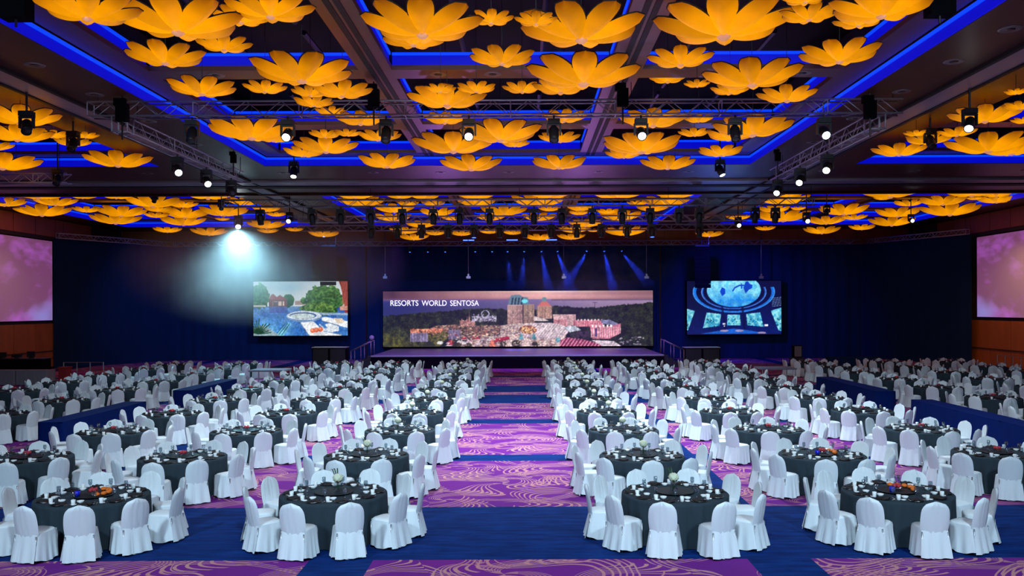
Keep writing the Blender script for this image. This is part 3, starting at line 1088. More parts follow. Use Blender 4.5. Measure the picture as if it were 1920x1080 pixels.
main, mw, mh = led_screen('led_screen', paint_resort(), 718, 1224.5, 546.5, 648.5, 66.0, 'wide stage screen showing a resort island at dusk')
led_screen('led_screen', paint_pool(), 475, 652, 528, 629, 66.0, 'stage screen showing a hotel pool with white loungers')
led_screen('led_screen', paint_aquarium(), 1288, 1465, 527, 627, 66.0, 'stage screen showing a blue aquarium hall with rays')
new('plinth', box_mesh('plinth', 'black_matte', -mw / 2, mw / 2, 0.02, 0.3, 0.86 - main.location.z, -0.05), main)
# lettering on the wide screen
for txt, u0, u1, sz in (('RESORTS', 732, 784.5, 0.5), ('WORLD', 790.5, 837.5, 0.5), ('SENTOSA', 844, 898, 0.5)):
    cu = bpy.data.curves.new('lettering', 'FONT')
    cu.body = txt
    cu.size = sz
    cu.extrude = 0.002
    cu.offset = 0.004
    tmp = bpy.data.objects.new('tmp', cu)
    COL.objects.link(tmp)
    bpy.context.view_layer.update()
    me = bpy.data.meshes.new_from_object(tmp)
    bpy.data.objects.remove(tmp)
    me.materials.clear()
    me.materials.append(MATS['lettering'])
    co = np.zeros(len(me.vertices) * 3)
    me.vertices.foreach_get('co', co)
    co = co.reshape(-1, 3)
    lo, hi = co.min(0), co.max(0)
    a, b = P(u0, 563.2, 65.98), P(u1, 573.4, 65.98)
    x = (co[:, 0] - lo[0]) / (hi[0] - lo[0]) * (b.x - a.x) + a.x - main.location.x
    z = (co[:, 1] - lo[1]) / (hi[1] - lo[1]) * (a.z - b.z) + b.z - main.location.z
    yv = -0.02 - co[:, 2]
    me.vertices.foreach_set('co', np.stack([x, yv, z], -1).ravel())
    me.update()
    new('lettering', me, main)
# dark header over the wide screen and the plinth under it
a, b = P(714, 527, 66.35), P(1229, 546, 66.35)
tag(new('screen_header', box_mesh('screen_header', 'curtain', a.x, b.x, 66.35, 66.6, 0.01, a.z)), 'dark header panel framing the wide stage screen', 'panel')

# side wall projection screens
for xs, sg, lab in ((XL, 1, 'purple lit projection screen on the wall above the control desks'), (XR, -1, 'purple lit projection screen on the wall above the crowd barrier')):
    yy1 = 57.8 if sg > 0 else 57.4
    r = thing('projection_screen', lab, 'screen', (xs + sg * 0.12, 51, 3.2))
    a, c = sorted((0.0, sg * 0.03))
    new('screen_cloth', box_mesh('screen_cloth', 'projection_cloth', a, c, -7.0, yy1 - 51, 0.02, 5.22), r)
    a, c = sorted((-sg * 0.06, 0.0))
    new('screen_frame', box_mesh('screen_frame', 'black_matte', a, c, -7.1, yy1 - 50.9, -0.06, 5.3), r)

# ------------------------------------------------------------------ stage
sx0, sx1 = P(695, 666, 56.5).x, P(1245, 665, 56.5).x
st = thing('stage', 'low black stage with a violet lit deck under the wide screen', 'stage', ((sx0 + sx1) / 2, 56.5, 0))
hw = (sx1 - sx0) / 2
ZST = 0.86
new('deck', box_mesh('deck', 'stage_deck', -hw, hw, 0.03, 9.82, ZST - 0.1, ZST), st)
new('skirt', box_mesh('skirt', 'black_matte', -hw, hw, 0.0, 9.3, 0.0, ZST - 0.1), st)
new('edge_strip', box_mesh('edge_strip', 'stage_edge', -hw, hw, -0.02, 0.03, ZST - 0.05, ZST + 0.005), st)
for sgn, lab in ((-1, 'black stage stairs with handrails beside the globe lamp'), (1, 'black stage stairs with handrails on the aquarium screen side')):
    ex = sx0 - 0.02 if sgn < 0 else sx1 + 0.02
    r = thing('stage_stairs', lab, 'stairs', (ex, 57.6, 0))
    for k in range(4):
        h = ZST - 0.2 * (k + 0)
        a, c = sorted((sgn * 0.32 * k, sgn * 0.32 * (k + 1)))
        new('step', box_mesh('step', 'black_metal', a, c, -0.6, 0.6, 0, h - 0.06), r)
    for yy in (-0.62, 0.62):
        hr = MB()
        hr.path([(sgn * 0.05, yy, ZST - 0.05), (sgn * 0.05, yy, ZST + 0.95), (sgn * 1.35, yy, 1.15), (sgn * 1.35, yy, 0.0)], 0.025, 8)
        hr.tube((sgn * 0.7, yy, 0), (sgn * 0.7, yy, 1.48), 0.02, 8)
        new('handrail', hr.mesh('handrail', 'leg_metal', True), r)

# ------------------------------------------------------------------ dining chairs
RX, RY = 0.215, 0.225


def chair_meshes(lod=0):
    # backrest cover
    nu, nv = (12, 12) if lod == 0 else (6, 7)

    def hw_(t):
        w = 0.205 + 0.022 * math.sin(PI * min(t / 0.8, 1.0) * 0.9)
        if t > 0.66:
            k = (t - 0.66) / 0.34
            w *= math.sqrt(max(1 - k ** 2.4, 0.0))
        return max(w, 0.012)

    def bp(u, v, side):
        t = v
        q = u * 2 - 1
        x = hw_(t) * q
        y = -0.195 - 0.085 * t - side * (0.030 * (1 - abs(q) ** 4) * (1 if t < 0.97 else 0.4)) + 0.02 * q * q
        z = 0.385 + 0.52 * t
        if lod == 0:
            y += side * -0.008 * math.sin(q * 15 + t * 3 + 1.5 * math.sin(t * 4)) * (1 - abs(q) ** 2)
        return (x, y, z)
    b = MB()
    n0 = len(b.v)
    b.grid(lambda u, v: bp(u, v, 1), nu, nv)
    b.grid(lambda u, v: bp(1 - u, v, -1), nu, nv)

    def tail(u, v):
        # the back panel runs on down to the floor
        q = u * 2 - 1
        k = 1 - v
        return (q * (0.205 + 0.035 * k), -0.225 - 0.085 * k + 0.02 * q * q - 0.02 * k * math.sin(q * 8 + 0.6), 0.03 + 0.41 * v)
    b.grid(tail, nu, 4)
    # seat
    s = MB()
    ns = 24 if lod == 0 else 12

    def rr(t, ax, ay, e=4.0):
        c, sn = math.cos(t), math.sin(t)
        k = (abs(c) ** e + abs(sn) ** e) ** (-1 / e)
        return ax * k * c, ay * k * sn

    def seat_fn(u, v):
        t = 2 * PI * u
        sc = (1.0, 1.0, 0.9, 0.5, 0.02)[min(int(round(v * 4)), 4)]
        z = (0.43, 0.462, 0.478, 0.487, 0.488)[min(int(round(v * 4)), 4)]
        x, y = rr(t, RX * sc, RY * sc)
        return (x, y + 0.01, z)
    s.grid(seat_fn, ns, 4, True)
    # skirt with folds, open pleats at the back corners
    k = MB()
    nk, nr = (72, 7) if lod == 0 else (24, 3)

    def skirt(u, v):
        t = 2 * PI * u
        gx = RX + 0.005 + 0.045 * v
        gy = RY + 0.005 + (0.040 if math.sin(t) < 0 else 0.006) * v
        x, y = rr(t, gx, gy, 5.0)
        y -= 0.02 * v
        fold = (0.5 + 0.5 * math.sin(13 * t + 0.8 * math.sin(3 * t))) * 0.026 * v ** 1.2 if lod == 0 else 0.012 * (1 if int(u * nk) % 2 else 0) * v
        l = math.hypot(x, y) + 1e-6
        fold *= 1.0 if math.sin(t) < 0.5 else 0.25
        x += x / l * fold
        y += y / l * fold
        drop = 0.018 * math.cos(4 * t + PI) + 0.008 * math.sin(5 * t)
        z = 0.455 * (1 - v) + (0.035 + drop) * v
        return (x, y + 0.01, max(z, 0.006))
    k.grid(skirt, nk, nr, True)
    return b, s, k


cb, cs, ck = chair_meshes(0)
ME_BACK = cb.mesh('back_cover', 'white_cover', True)
ME_SEAT = cs.mesh('seat_cover', 'white_cover', True)
ME_SKIRT = ck.mesh('skirt', 'white_cover', True)
ME_LEG = MB().tube((0, 0, 0), (0, 0, 0.42), 0.011, 8).mesh('leg', 'leg_metal', True)
fb, fs, fk = chair_meshes(1)
far = MB()
for q in (fb, fs, fk):
    o_ = len(far.v)
    far.v += q.v
    far.f += [tuple(i + o_ for i in f) for f in q.f]
FAR_CHAIR = far.arrays()

# ------------------------------------------------------------------ round tables
TR, TH = 0.915, 0.75


def cloth_mesh(seed, n=96):
    r_ = random.Random(seed)
    ph = [r_.uniform(0, 6.28) for _ in range(3)]
    nf = r_.choice((17, 19, 21))

    def fn(r, z, t):
        if r < TR - 0.01:
            return r
        k = min(max((TH - 0.03 - z) / TH, 0), 1)
        f = 0.5 + 0.5 * math.sin(nf * t + 0.9 * math.sin(3 * t + ph[0]) + ph[1])
        return r + k ** 0.7 * (-0.075 + 0.085 * f ** 1.3)
    prof = [(0.0, TH), (0.45, TH), (0.86, TH), (TR - 0.012, TH - 0.001), (TR, TH - 0.012), (TR + 0.004, TH - 0.05), (TR + 0.006, 0.6), (TR + 0.01, 0.45), (TR + 0.015, 0.28), (TR + 0.018, 0.12), (TR + 0.02, 0.012)]
    mb = MB()
    mb.lathe(prof[::-1], n, fn=fn)
    mb.f = [f for f in mb.f if len(f) < 10]
    return mb.mesh('tablecloth', 'charcoal_cloth', True)


CLOTHS = [cloth_mesh(i) for i in range(4)]
ME_TOP = MB().lathe([(0.0, 0.715), (0.89, 0.715), (0.89, 0.742), (0.0, 0.742)], 32).mesh('tabletop', 'black_matte')
ME_PED = MB().lathe([(0.0, 0.0), (0.35, 0.0), (0.35, 0.03), (0.05, 0.06), (0.05, 0.715), (0.0, 0.715)], 16).mesh('pedestal', 'black_metal')
ME_SUSAN = MB().lathe([(0.0, 0.0), (0.16, 0.0), (0.16, 0.022), (0.325, 0.022), (0.335, 0.027), (0.325, 0.033), (0.0, 0.033)], 40).mesh('turntable', 'lazy_glass', False)

plate_mb = MB().lathe([(0.0, 0.004), (0.075, 0.004), (0.116, 0.016), (0.121, 0.019), (0.114, 0.021), (0.075, 0.011), (0.0, 0.010)], 28)
ME_PLATE = plate_mb.mesh('plate', 'black_plate', True)
rim_mb = MB().lathe([(0.117, 0.0195), (0.1225, 0.0205), (0.117, 0.0225)], 28)
rim_mb.f = [f for f in rim_mb.f if len(f) == 4]
ME_RIM = rim_mb.mesh('rim', 'silver', True)


def nap(u, v):
    a, b = u * 2 - 1, v * 2 - 1
    h = 0.022 + 0.03 * (1 - abs(a)) * (0.6 + 0.4 * math.cos(b * 2.2)) + 0.006 * math.sin(9 * a)
    return (a * 0.085 * (1 - 0.25 * b), b * 0.10, h)


nap_mb = MB().grid(nap, 10, 8)
nap_mb.grid(lambda u, v: (nap(1 - u, v)[0], nap(1 - u, v)[1], 0.021), 10, 8)
ME_NAP = nap_mb.mesh('napkin', 'black_napkin', True)
cup_mb = MB().lathe([(0.0, 0.0), (0.026, 0.0), (0.029, 0.01), (0.036, 0.088), (0.033, 0.088), (0.027, 0.014), (0.0, 0.012)], 18)
ME_CUP = cup_mb.mesh('cup', 'white_china', True)
gob_mb = MB().lathe([(0.0, 0.0), (0.034, 0.0), (0.034, 0.003), (0.006, 0.008), (0.005, 0.075), (0.024, 0.095), (0.036, 0.125), (0.036, 0.160), (0.031, 0.190), (0.029, 0.190), (0.034, 0.160), (0.034, 0.126), (0.022, 0.098), (0.0, 0.085)], 16)
ME_GOB = gob_mb.mesh('goblet', 'thin_glass', True)
dish_mb = MB().lathe([(0.0, 0.003), (0.028, 0.003), (0.045, 0.017), (0.042, 0.018), (0.026, 0.007), (0.0, 0.007)], 16)
ME_DISH = dish_mb.mesh('sauce_dish', 'white_china', True)
ME_BOWLS = MB().lathe([(0.0, 0.0), (0.03, 0.0), (0.058, 0.045), (0.054, 0.046), (0.027, 0.008), (0.0, 0.007)], 18).mesh('soup_bowl', 'white_china', True)
spoon = MB()
spoon.tube((0.0, -0.06, 0.012), (0.0, 0.05, 0.012), 0.004, 5)
spoon.ball((0, 0.068, 0.012), 0.018, 8, 5, sz=0.35)
ME_SPOON = spoon.mesh('spoon', 'silver', True)
# far, plainer copies
A_PLATE = MB().lathe([(0.0, 0.004), (0.085, 0.004), (0.134, 0.018), (0.085, 0.011), (0.0, 0.010)], 10).arrays()
nf_ = MB().grid(nap, 4, 3).arrays()
A_CUP = MB().lathe([(0.0, 0.0), (0.028, 0.0), (0.036, 0.088), (0.0, 0.080)], 8).arrays()
A_GOB = MB().lathe([(0.0, 0.0), (0.034, 0.0), (0.006, 0.008), (0.005, 0.075), (0.036, 0.125), (0.029, 0.190)], 7).arrays()
A_DISH = MB().lathe([(0.0, 0.003), (0.028, 0.003), (0.045, 0.017), (0.0, 0.010)], 8).arrays()


def knobbly(seed, amp=0.12):
    r_ = random.Random(seed)
    p_ = [r_.uniform(0, 6.28) for _ in range(4)]
    return lambda t, ph: 1 + amp * (math.sin(7 * t + p_[0]) * math.sin(6 * ph + p_[1])) + amp * 0.5 * math.sin(11 * t + 9 * ph + p_[2])


ME_BLOOM = MB().ball((0, 0, 0.225), 0.085, 28, 18, knobbly(3, 0.13), 0.85).mesh('bloom', 'petal_white', True)
v_ = MB().box(-0.055, 0.055, -0.055, 0.055, 0.0, 0.15)
ME_VASE = v_.mesh('vase', 'thin_glass')
lf = MB()
for k in range(3):
    a = 2.1 + k * 0.35
    prev = None
    for i in range(7):
        s_ = i / 6
        r_, z_ = 0.05 + 0.16 * s_, 0.17 + 0.20 * math.sin(s_ * 2.3)
        wv = 0.012 * math.sin(PI * (0.1 + 0.9 * s_))
        c_ = Vector((math.cos(a) * r_, math.sin(a) * r_, z_))
        n_ = Vector((-math.sin(a), math.cos(a), 0)) * wv
        i0 = len(lf.v)
        lf.v += [tuple(c_ - n_), tuple(c_ + n_)]
        if prev is not None:
            lf.face((prev, prev + 1, i0 + 1, i0))
        prev = i0
ME_LEAF = lf.mesh('leaf', 'leaf', True)
stem = MB()
for k in range(4):
    stem.tube((0.015 * math.cos(k * 1.6), 0.015 * math.sin(k * 1.6), 0.01), (0.02 * math.cos(k * 1.6), 0.02 * math.sin(k * 1.6), 0.2), 0.005, 5)
ME_STEM = stem.mesh('stem', 'leaf', True)
ME_BOWL = MB().lathe([(0.0, 0.0), (0.07, 0.0), (0.12, 0.05), (0.115, 0.052), (0.066, 0.006), (0.0, 0.006)], 20).mesh('bowl', 'thin_glass', True)
rb = [MB().ball((0.045 * math.cos(a), 0.045 * math.sin(a), 0.07), 0.036, 12, 8, knobbly(int(a * 9), 0.15)) for a in (0.2, 1.6, 3.0, 4.6)]
ME_REDS = [q.mesh('bloom', 'petal_red', True) for q in rb]
ME_OR = MB().ball((0, 0, 0.035), 0.05, 14, 8, knobbly(5, 0.1), 0.7).mesh('bloom', 'petal_orange', True)
ME_BLUE = MB().lathe([(0.0, 0.0), (0.04, 0.0), (0.05, 0.09), (0.046, 0.09), (0.036, 0.006), (0.0, 0.006)], 16).mesh('tumbler', 'blue_glass', True)

ORD = ('first', 'second', 'third', 'fourth', 'fifth', 'sixth', 'seventh', 'eighth', 'ninth', 'tenth')
COLS = [(-3.42, 'pool-screen side of aisle, first column'), (-7.35, 'pool-screen side of aisle, second column'), (-10.8, 'pool-screen side of aisle, third column'),
        (2.47, 'aquarium-screen side of aisle, first column'), (6.30, 'aquarium-screen side of aisle, second column'), (10.25, 'aquarium-screen side of aisle, third column'),
        (-16.2, 'pool-screen side, first behind blue barrier'), (-20.2, 'pool-screen side, second behind blue barrier'),
        (16.2, 'aquarium-screen side, first behind blue barrier'), (20.3, 'aquarium-screen side, second behind blue barrier'), (24.2, 'aquarium-screen side, third behind blue barrier')]
ROWS = [15.1 + 3.87 * k for k in range(10)]
tables = []
for ci, (x, cname) in enumerate(COLS):
    for k, y in enumerate(ROWS):
        u = VU + F * x / (y - 0.3)
        rad = F * 1.5 / y
        if u + rad < 0 or u - rad > 1920:
            continue
        if ci == 7 and k < 5:
            continue
        r_ = random.Random(ci * 31 + k)
        tables.append(dict(x=x + r_.uniform(-0.1, 0.1), y=y + r_.uniform(-0.12, 0.12), ci=ci, k=k, where='%s rear row, %s' % (ORD[k], cname), seed=ci * 31 + k))
tables.sort(key=lambda t: (t['y'], abs(t['x'])))
OFFS = {(1, 0): 1, (0, 0): 5, (3, 0): 2, (4, 0): 18}
chairs_done = 0
far_chairs, far_pl, far_nap, far_cup, far_gob, far_dish = [], [], [], [], [], []


def in_view(x, y, m=40):
    u = VU + F * x / y
    v = VV + F * HC / y
    return -m < u < 1920 + m and v < 1125


for ti, t in enumerate(tables):
    x, y = t['x'], t['y']
    r_ = random.Random(t['seed'] + 500)
    where = t['where']
    tb = thing('banquet_table', 'round charcoal-clothed table, ' + where, 'table', (x, y, 0), r_.uniform(0, 6.28), 'round banquet tables')
    new('tablecloth', CLOTHS[ti % 4], tb)
    new('tabletop', ME_TOP, tb)
    new('pedestal', ME_PED, tb)
    if in_view(x, y):
        tag(new('lazy_susan', ME_SUSAN, None, (x, y, TH + 0.001)), 'dark glass turntable, ' + where, 'turntable', 'glass turntables on the tables')
        if t['ci'] in (0, 3):
            fl = thing('flower_vase', 'white hydrangea in glass cube, ' + where, 'flowers', (x + r_.uniform(-0.08, 0.08), y + r_.uniform(-0.05, 0.05), TH + 0.035), r_.uniform(-0.5, 0.5), 'white hydrangea centrepieces')
            new('vase', ME_VASE, fl)
            new('bloom', ME_BLOOM, fl)
            if t['k'] < 5:
                new('stem', ME_STEM, fl)
                new('leaf', ME_LEAF, fl)
        else:
            fl = thing('flower_bowl', 'low red flowers in bowl, ' + where, 'flowers', (x, y, TH + 0.035), r_.uniform(0, 6), 'low red flower bowls')
            new('bowl', ME_BOWL, fl)
            for q in ME_REDS:
                new('bloom', q, fl)
    if (t['ci'], t['k']) in ((1, 0), (4, 0), (4, 1)):
        for k2 in range(6 if t['k'] == 0 else 4):
            a = (k2 - 2) * 0.5 + (0.3 if t['ci'] == 4 else 0.0)
            tag(new('orange_bloom', ME_OR, None, (x + 0.265 * math.cos(a * 0.9), y + 0.265 * math.sin(a * 0.9), TH + 0.035), (0, 0, k2)), 'orange flower head on turntable, ' + where, 'flower', 'orange flower heads, ' + where)
        tag(new('blue_tumbler', ME_BLUE, None, (x - 0.17, y - 0.2, TH + 0.035)), 'cobalt blue glass tumbler, ' + where, 'glass', 'blue tumblers')
    off = math.radians(OFFS.get((t['ci'], t['k']), r_.uniform(0, 36)))
    if (t['ci'], t['k']) not in OFFS:
        off = math.radians(r_.choice((0, 3, 6, 15, 18, 21)))
    near = chairs_done < 291
    for s in range(10):
        a = -PI / 2 + off + math.radians(18 + 36 * s)
        if (t['ci'], t['k']) in OFFS:
            a = -PI / 2 + off + math.radians(18 + 36 * s)
        a += r_.uniform(-0.05, 0.05)
        rad = 1.215 + r_.uniform(-0.02, 0.06)
        qx, qy = x + rad * math.cos(a), y + rad * math.sin(a)
        rz = a + PI / 2 + r_.uniform(-0.10, 0.10)
        ca, sa_ = math.cos(a) * (1 if x < -0.5 else -1), math.sin(a)      # ca > 0: towards the aisle
        ns_ = 'stage' if sa_ > 0.38 else ('rear' if sa_ < -0.38 else '')
        ew_ = 'aisle' if ca > 0.38 else ('wall' if ca < -0.38 else '')
        side = '%s-%s corner' % (ns_, ew_) if ns_ and ew_ else '%s side' % (ns_ or ew_)
        if in_view(qx, qy, 30):
            if near and chairs_done < 300:
                chairs_done += 1
                ch = thing('banquet_chair', 'white covered chair on %s, %s' % (side, where), 'chair', (qx, qy, 0), rz, 'chairs on %s, %s' % (side, where))
                new('back_cover', ME_BACK, ch)
                new('seat_cover', ME_SEAT, ch)
                new('skirt', ME_SKIRT, ch)
                if t['k'] < 2:
                    for lx in (-0.20, 0.20):
                        for ly in (-0.22, 0.21):
                            new('leg', ME_LEG, ch, (lx, ly, 0))
            else:
                far_chairs.append((qx, qy, 0.0, rz))
        # place setting
        px, py = x + 0.70 * math.cos(a), y + 0.70 * math.sin(a)
        if not in_view(px, py, 10):
            continue
        pr = a + PI / 2

        def at(rad_, tang, z=TH + 0.001):
            return (x + rad_ * math.cos(a) - tang * math.sin(a), y + rad_ * math.sin(a) + tang * math.cos(a), z)
        items = (('plate', at(0.75, 0)), ('napkin', at(0.75, 0, TH + 0.006)), ('cup', at(0.68, 0.215)), ('goblet', at(0.54, 0.09)), ('sauce_dish', at(0.70, -0.19)))
        if near:
            pl_ = tag(new('dinner_plate', ME_PLATE, None, items[0][1], (0, 0, pr)), 'black plate with silver rim, ' + side + ', ' + where, 'plate', 'plates, ' + side + ', ' + where)
            new('rim', ME_RIM, pl_)
            tag(new('napkin', ME_NAP, None, items[1][1], (0, 0, pr + r_.uniform(-0.3, 0.3))), 'folded black napkin on plate, ' + side + ', ' + where, 'napkin', 'napkins, ' + side + ', ' + where)
            tag(new('cup', ME_CUP, None, items[2][1]), 'white handleless cup, ' + side + ', ' + where, 'cup', 'cups, ' + side + ', ' + where)
            tag(new('goblet', ME_GOB, None, items[3][1]), 'clear stemmed water glass, ' + side + ', ' + where, 'glass', 'water glasses, ' + side + ', ' + where)
            ds = tag(new('sauce_dish', ME_DISH, None, items[4][1]), 'small white sauce dish, ' + side + ', ' + where, 'dish', 'sauce dishes, ' + side + ', ' + where)
            if t['k'] < 3:
                tag(new('soup_bowl', ME_BOWLS, None, at(0.57, -0.11)), 'small white soup bowl, ' + side + ', ' + where, 'bowl', 'soup bowls, ' + side + ', ' + where)
            if t['k'] < 2:
                tag(new('spoon', ME_SPOON, None, at(0.75, 0.155), (0, 0, pr)), 'silver spoon beside plate, ' + side + ', ' + where, 'spoon', 'spoons, ' + side + ', ' + where)
        else:
            far_pl.append((*items[0][1], pr))
            far_nap.append((*items[1][1], pr))
            far_cup.append((*items[2][1], 0))
            far_gob.append((*items[3][1], 0))
            far_dish.append((*items[4][1], 0))
joined('distant_chairs', FAR_CHAIR, far_chairs, 'white_cover', 'white covered chairs around the tables towards the stage', 'chairs')
joined('distant_plates', A_PLATE, far_pl, 'black_plate', 'black plates on the tables towards the stage', 'plates')
joined('distant_napkins', nf_, far_nap, 'black_napkin', 'black napkins on the tables towards the stage', 'napkins')
joined('distant_cups', A_CUP, far_cup, 'white_china', 'white cups on the tables towards the stage', 'cups')
joined('distant_goblets', A_GOB, far_gob, 'thin_glass', 'water glasses on the tables towards the stage', 'glasses')
joined('distant_dishes', A_DISH, far_dish, 'white_china', 'white sauce dishes on the tables towards the stage', 'dishes')

# ------------------------------------------------------------------ blue draped barrier tables, platforms, desks, rails


def draped(name, x0, x1, y0, y1, h, m, label, cat, amp=0.02, pitch=0.22, group=None):
    """rectangular table under a floor length pleated cloth"""
    r = thing(name, label, cat, ((x0 + x1) / 2, (y0 + y1) / 2, 0), 0, group)
    w, d = (x1 - x0) / 2, (y1 - y0) / 2
    new('cloth_top', box_mesh('cloth_top', m, -w, w, -d, d, h - 0.03, h), r)
    per = []
    for (ax, ay), (bx, by) in (((-w, -d), (w, -d)), ((w, -d), (w, d)), ((w, d), (-w, d)), ((-w, d), (-w, -d))):
        L = math.hypot(bx - ax, by - ay)
        n = max(2, int(L / (pitch / 4)))
        nx, ny = (by - ay) / L, -(bx - ax) / L
        for i in range(n):
            per.append((ax + (bx - ax) * i / n, ay + (by - ay) * i / n, nx, ny))
    n = len(per)

    def fn(u, v):
        i = int(round(u * n)) % n
        px_, py_, nx, ny = per[i]
        k = amp * v * (0.5 + 0.5 * math.sin(i * PI / 2 + 0.4 * math.sin(i * 0.3)))
        return (px_ + nx * k, py_ + ny * k, (h - 0.01) * (1 - v) + 0.01 * v)
    new('cloth_skirt', MB().grid(fn, n, 3, True).mesh('cloth_skirt', m, True), r)
    return r


for x0, y0, y1, lab in ((-13.75, 24.6, 30.0, 'near blue draped barrier table, pool screen side'), (-13.75, 34.0, 39.4, 'far blue draped barrier table, pool screen side'),
                        (13.05, 22.2, 29.7, 'near blue draped barrier table, aquarium screen side'), (13.05, 32.6, 39.4, 'far blue draped barrier table, aquarium screen side')):
    draped('barrier_table', x0, x0 + 0.7, y0, y1, 0.78, 'blue_drape', lab, 'barrier', 0.012, 0.5)
for u, D, lab in ((507, 45.6, 'black platform on legs in the side aisle, pool screen side'), (1453, 45.6, 'black platform on legs in the side aisle, aquarium side')):
    c = P(u, 690, D)
    r = thing('camera_platform', lab, 'platform', (c.x, D, 0))
    new('platform_top', box_mesh('platform_top', 'stage_deck', -0.9, 0.9, -0.8, 0.8, 0.70, 0.78), r)
    for lx in (-0.84, 0.84):
        for ly in (-0.74, 0.74):
            new('leg', MB().tube((lx, ly, 0), (lx, ly, 0.70), 0.03, 8).mesh('leg', 'leg_metal'), r)
    for ly in (-0.74, 0.74):
        new('brace', MB().tube((-0.84, ly, 0.12), (0.84, ly, 0.12), 0.02, 6).mesh('brace', 'leg_metal'), r)
draped('service_table', -28.6, -26.7, 45.6, 46.4, 0.76, 'grey_cloth', 'grey clothed service table at the end by the wall', 'table')
draped('service_table', -26.65, -25.0, 45.6, 46.4, 0.76, 'grey_cloth', 'grey clothed service table next to the red box', 'table')
r = thing('supply_box', 'red cloth covered box beside the service tables', 'box', (-24.75, 46.9, 0))
new('box_body', box_mesh('box_body', 'red_cloth', -0.2, 0.2, -0.3, 0.3, 0, 0.8), r)
new('box_lid', box_mesh('box_lid', 'red_cloth', -0.23, 0.23, -0.33, 0.33, 0.8, 0.86), r)


def barrier(label, loc, n, pitch, along_y=False, h=0.95):
    r = thing('crowd_barrier', label, 'barrier', loc, PI / 2 if along_y else 0)
    for k in range(n):
        new('post', MB().tube((k * pitch, 0, 0.02), (k * pitch, 0, h), 0.03, 8).mesh('post', 'leg_metal'), r)
        new('post_foot', MB().lathe([(0.0, 0), (0.14, 0), (0.13, 0.02), (0.03, 0.03), (0.0, 0.03)], 14, k * pitch).mesh('post_foot', 'leg_metal'), r)
    for z in (h - 0.02, h * 0.5):
        new('rail', MB().tube((0, 0, z), ((n - 1) * pitch, 0, z), 0.02, 8).mesh('rail', 'leg_metal'), r)
    return r


barrier('metal post railing beside the grey service tables', (-26.2, 49.5, 0), 4, 0.75)
barrier('metal post railing along the orange wood wall', (XR - 0.9, 49.3, 0), 6, 0.85, True)
r = thing('control_desk', 'black control desk with equipment under the purple wall screen', 'desk', (-29.6, 51.0, 0))
new('desk_body', box_mesh('desk_body', 'black_matte', -1.6, 1.6, -0.5, 0.5, 0, 1.05), r)
new('desk_top', box_mesh('desk_top', 'black_metal', -1.7, 1.7, -0.55, 0.55, 1.05, 1.1), r)
for k, (x0, w, h) in enumerate(((-1.2, 0.5, 0.35), (-0.4, 0.6, 0.22), (0.5, 0.45, 0.4))):
    r2 = thing('monitor', ('small dark monitor on the control desk, at its wall end', 'low dark mixer console on the control desk middle', 'tall dark monitor on the control desk, at its hall end')[k], 'monitor', (-29.6 + x0 + w / 2, 51.0, 1.1))
    new('casing', box_mesh('casing', 'black_metal', -w / 2, w / 2, -0.08, 0.0, 0.06, h), r2)
    new('stand', box_mesh('stand', 'black_metal', -0.1, 0.1, -0.12, 0.08, 0.0, 0.06), r2)
    new('screen_face', box_mesh('screen_face', 'lamp_off', -w / 2 + 0.02, w / 2 - 0.02, -0.085, -0.08, 0.08, h - 0.02), r2)
draped('side_table', 18.4, 21.6, 53.0, 53.8, 0.85, 'curtain', 'long dark clothed side table against the black drape', 'table')
r = thing('floor_speaker', 'small black loudspeaker on a case beside the drape', 'speaker', (17.0, 55.0, 0))
new('case', box_mesh('case', 'black_metal', -0.4, 0.4, -0.3, 0.3, 0, 0.75), r)
new('cabinet', box_mesh('cabinet', 'black_matte', -0.26, 0.26, -0.22, 0.25, 0.75, 1.5), r)
new('grille', box_mesh('grille', 'trim_ring', -0.22, 0.22, -0.235, -0.22, 0.8, 1.45), r)
for u0, u1, lab in ((585, 649, 'pair of black equipment cases below the pool screen'), (1284, 1350, 'pair of black equipment cases below the aquarium screen')):
    a, b = P(u0, 651, 58.0), P(u1, 651, 58.0)
    r = thing('equipment_case', lab, 'case', ((a.x + b.x) / 2, 58.0, 0))
    w = (b.x - a.x) / 2
    for s0 in (-w, 0.01):
        c_ = new('cabinet', box_mesh('cabinet', 'black_matte', s0, s0 + w - 0.01, 0, 0.9, 0.08, a.z - 0.05), r)
        new('grille', box_mesh('grille', 'black_metal', s0 + 0.06, s0 + w - 0.07, -0.02, 0.0, 0.16, a.z - 0.12), c_)
    new('lid', box_mesh('lid', 'stage_edge', -w - 0.02, w + 0.02, -0.03, 0.93, a.z - 0.05, a.z), r)
    for sx in (-w + 0.1, -0.1, 0.1, w - 0.1):
        new('caster', MB().lathe([(0.0, 0), (0.05, 0), (0.05, 0.08), (0.0, 0.08)], 10, sx, 0.2).mesh('caster', 'black_metal'), r)
g = P(697, 633, 61.0)
r = thing('globe_lamp', 'grey globe lamp on a thin stand beside the stage stairs', 'lamp', (g.x, 61.0, 0))
new('globe', MB().ball((0, 0, g.z), 0.17, 16, 12).mesh('globe', 'globe', True), r)
new('stand', MB().tube((0, 0, 0.03), (0, 0, g.z - 0.15), 0.02, 8).mesh('stand', 'black_metal'), r)
new('base', MB().lathe([(0.0, 0), (0.25, 0), (0.24, 0.03), (0.0, 0.03)], 18).mesh('base', 'black_metal'), r)

# ------------------------------------------------------------------ trusses


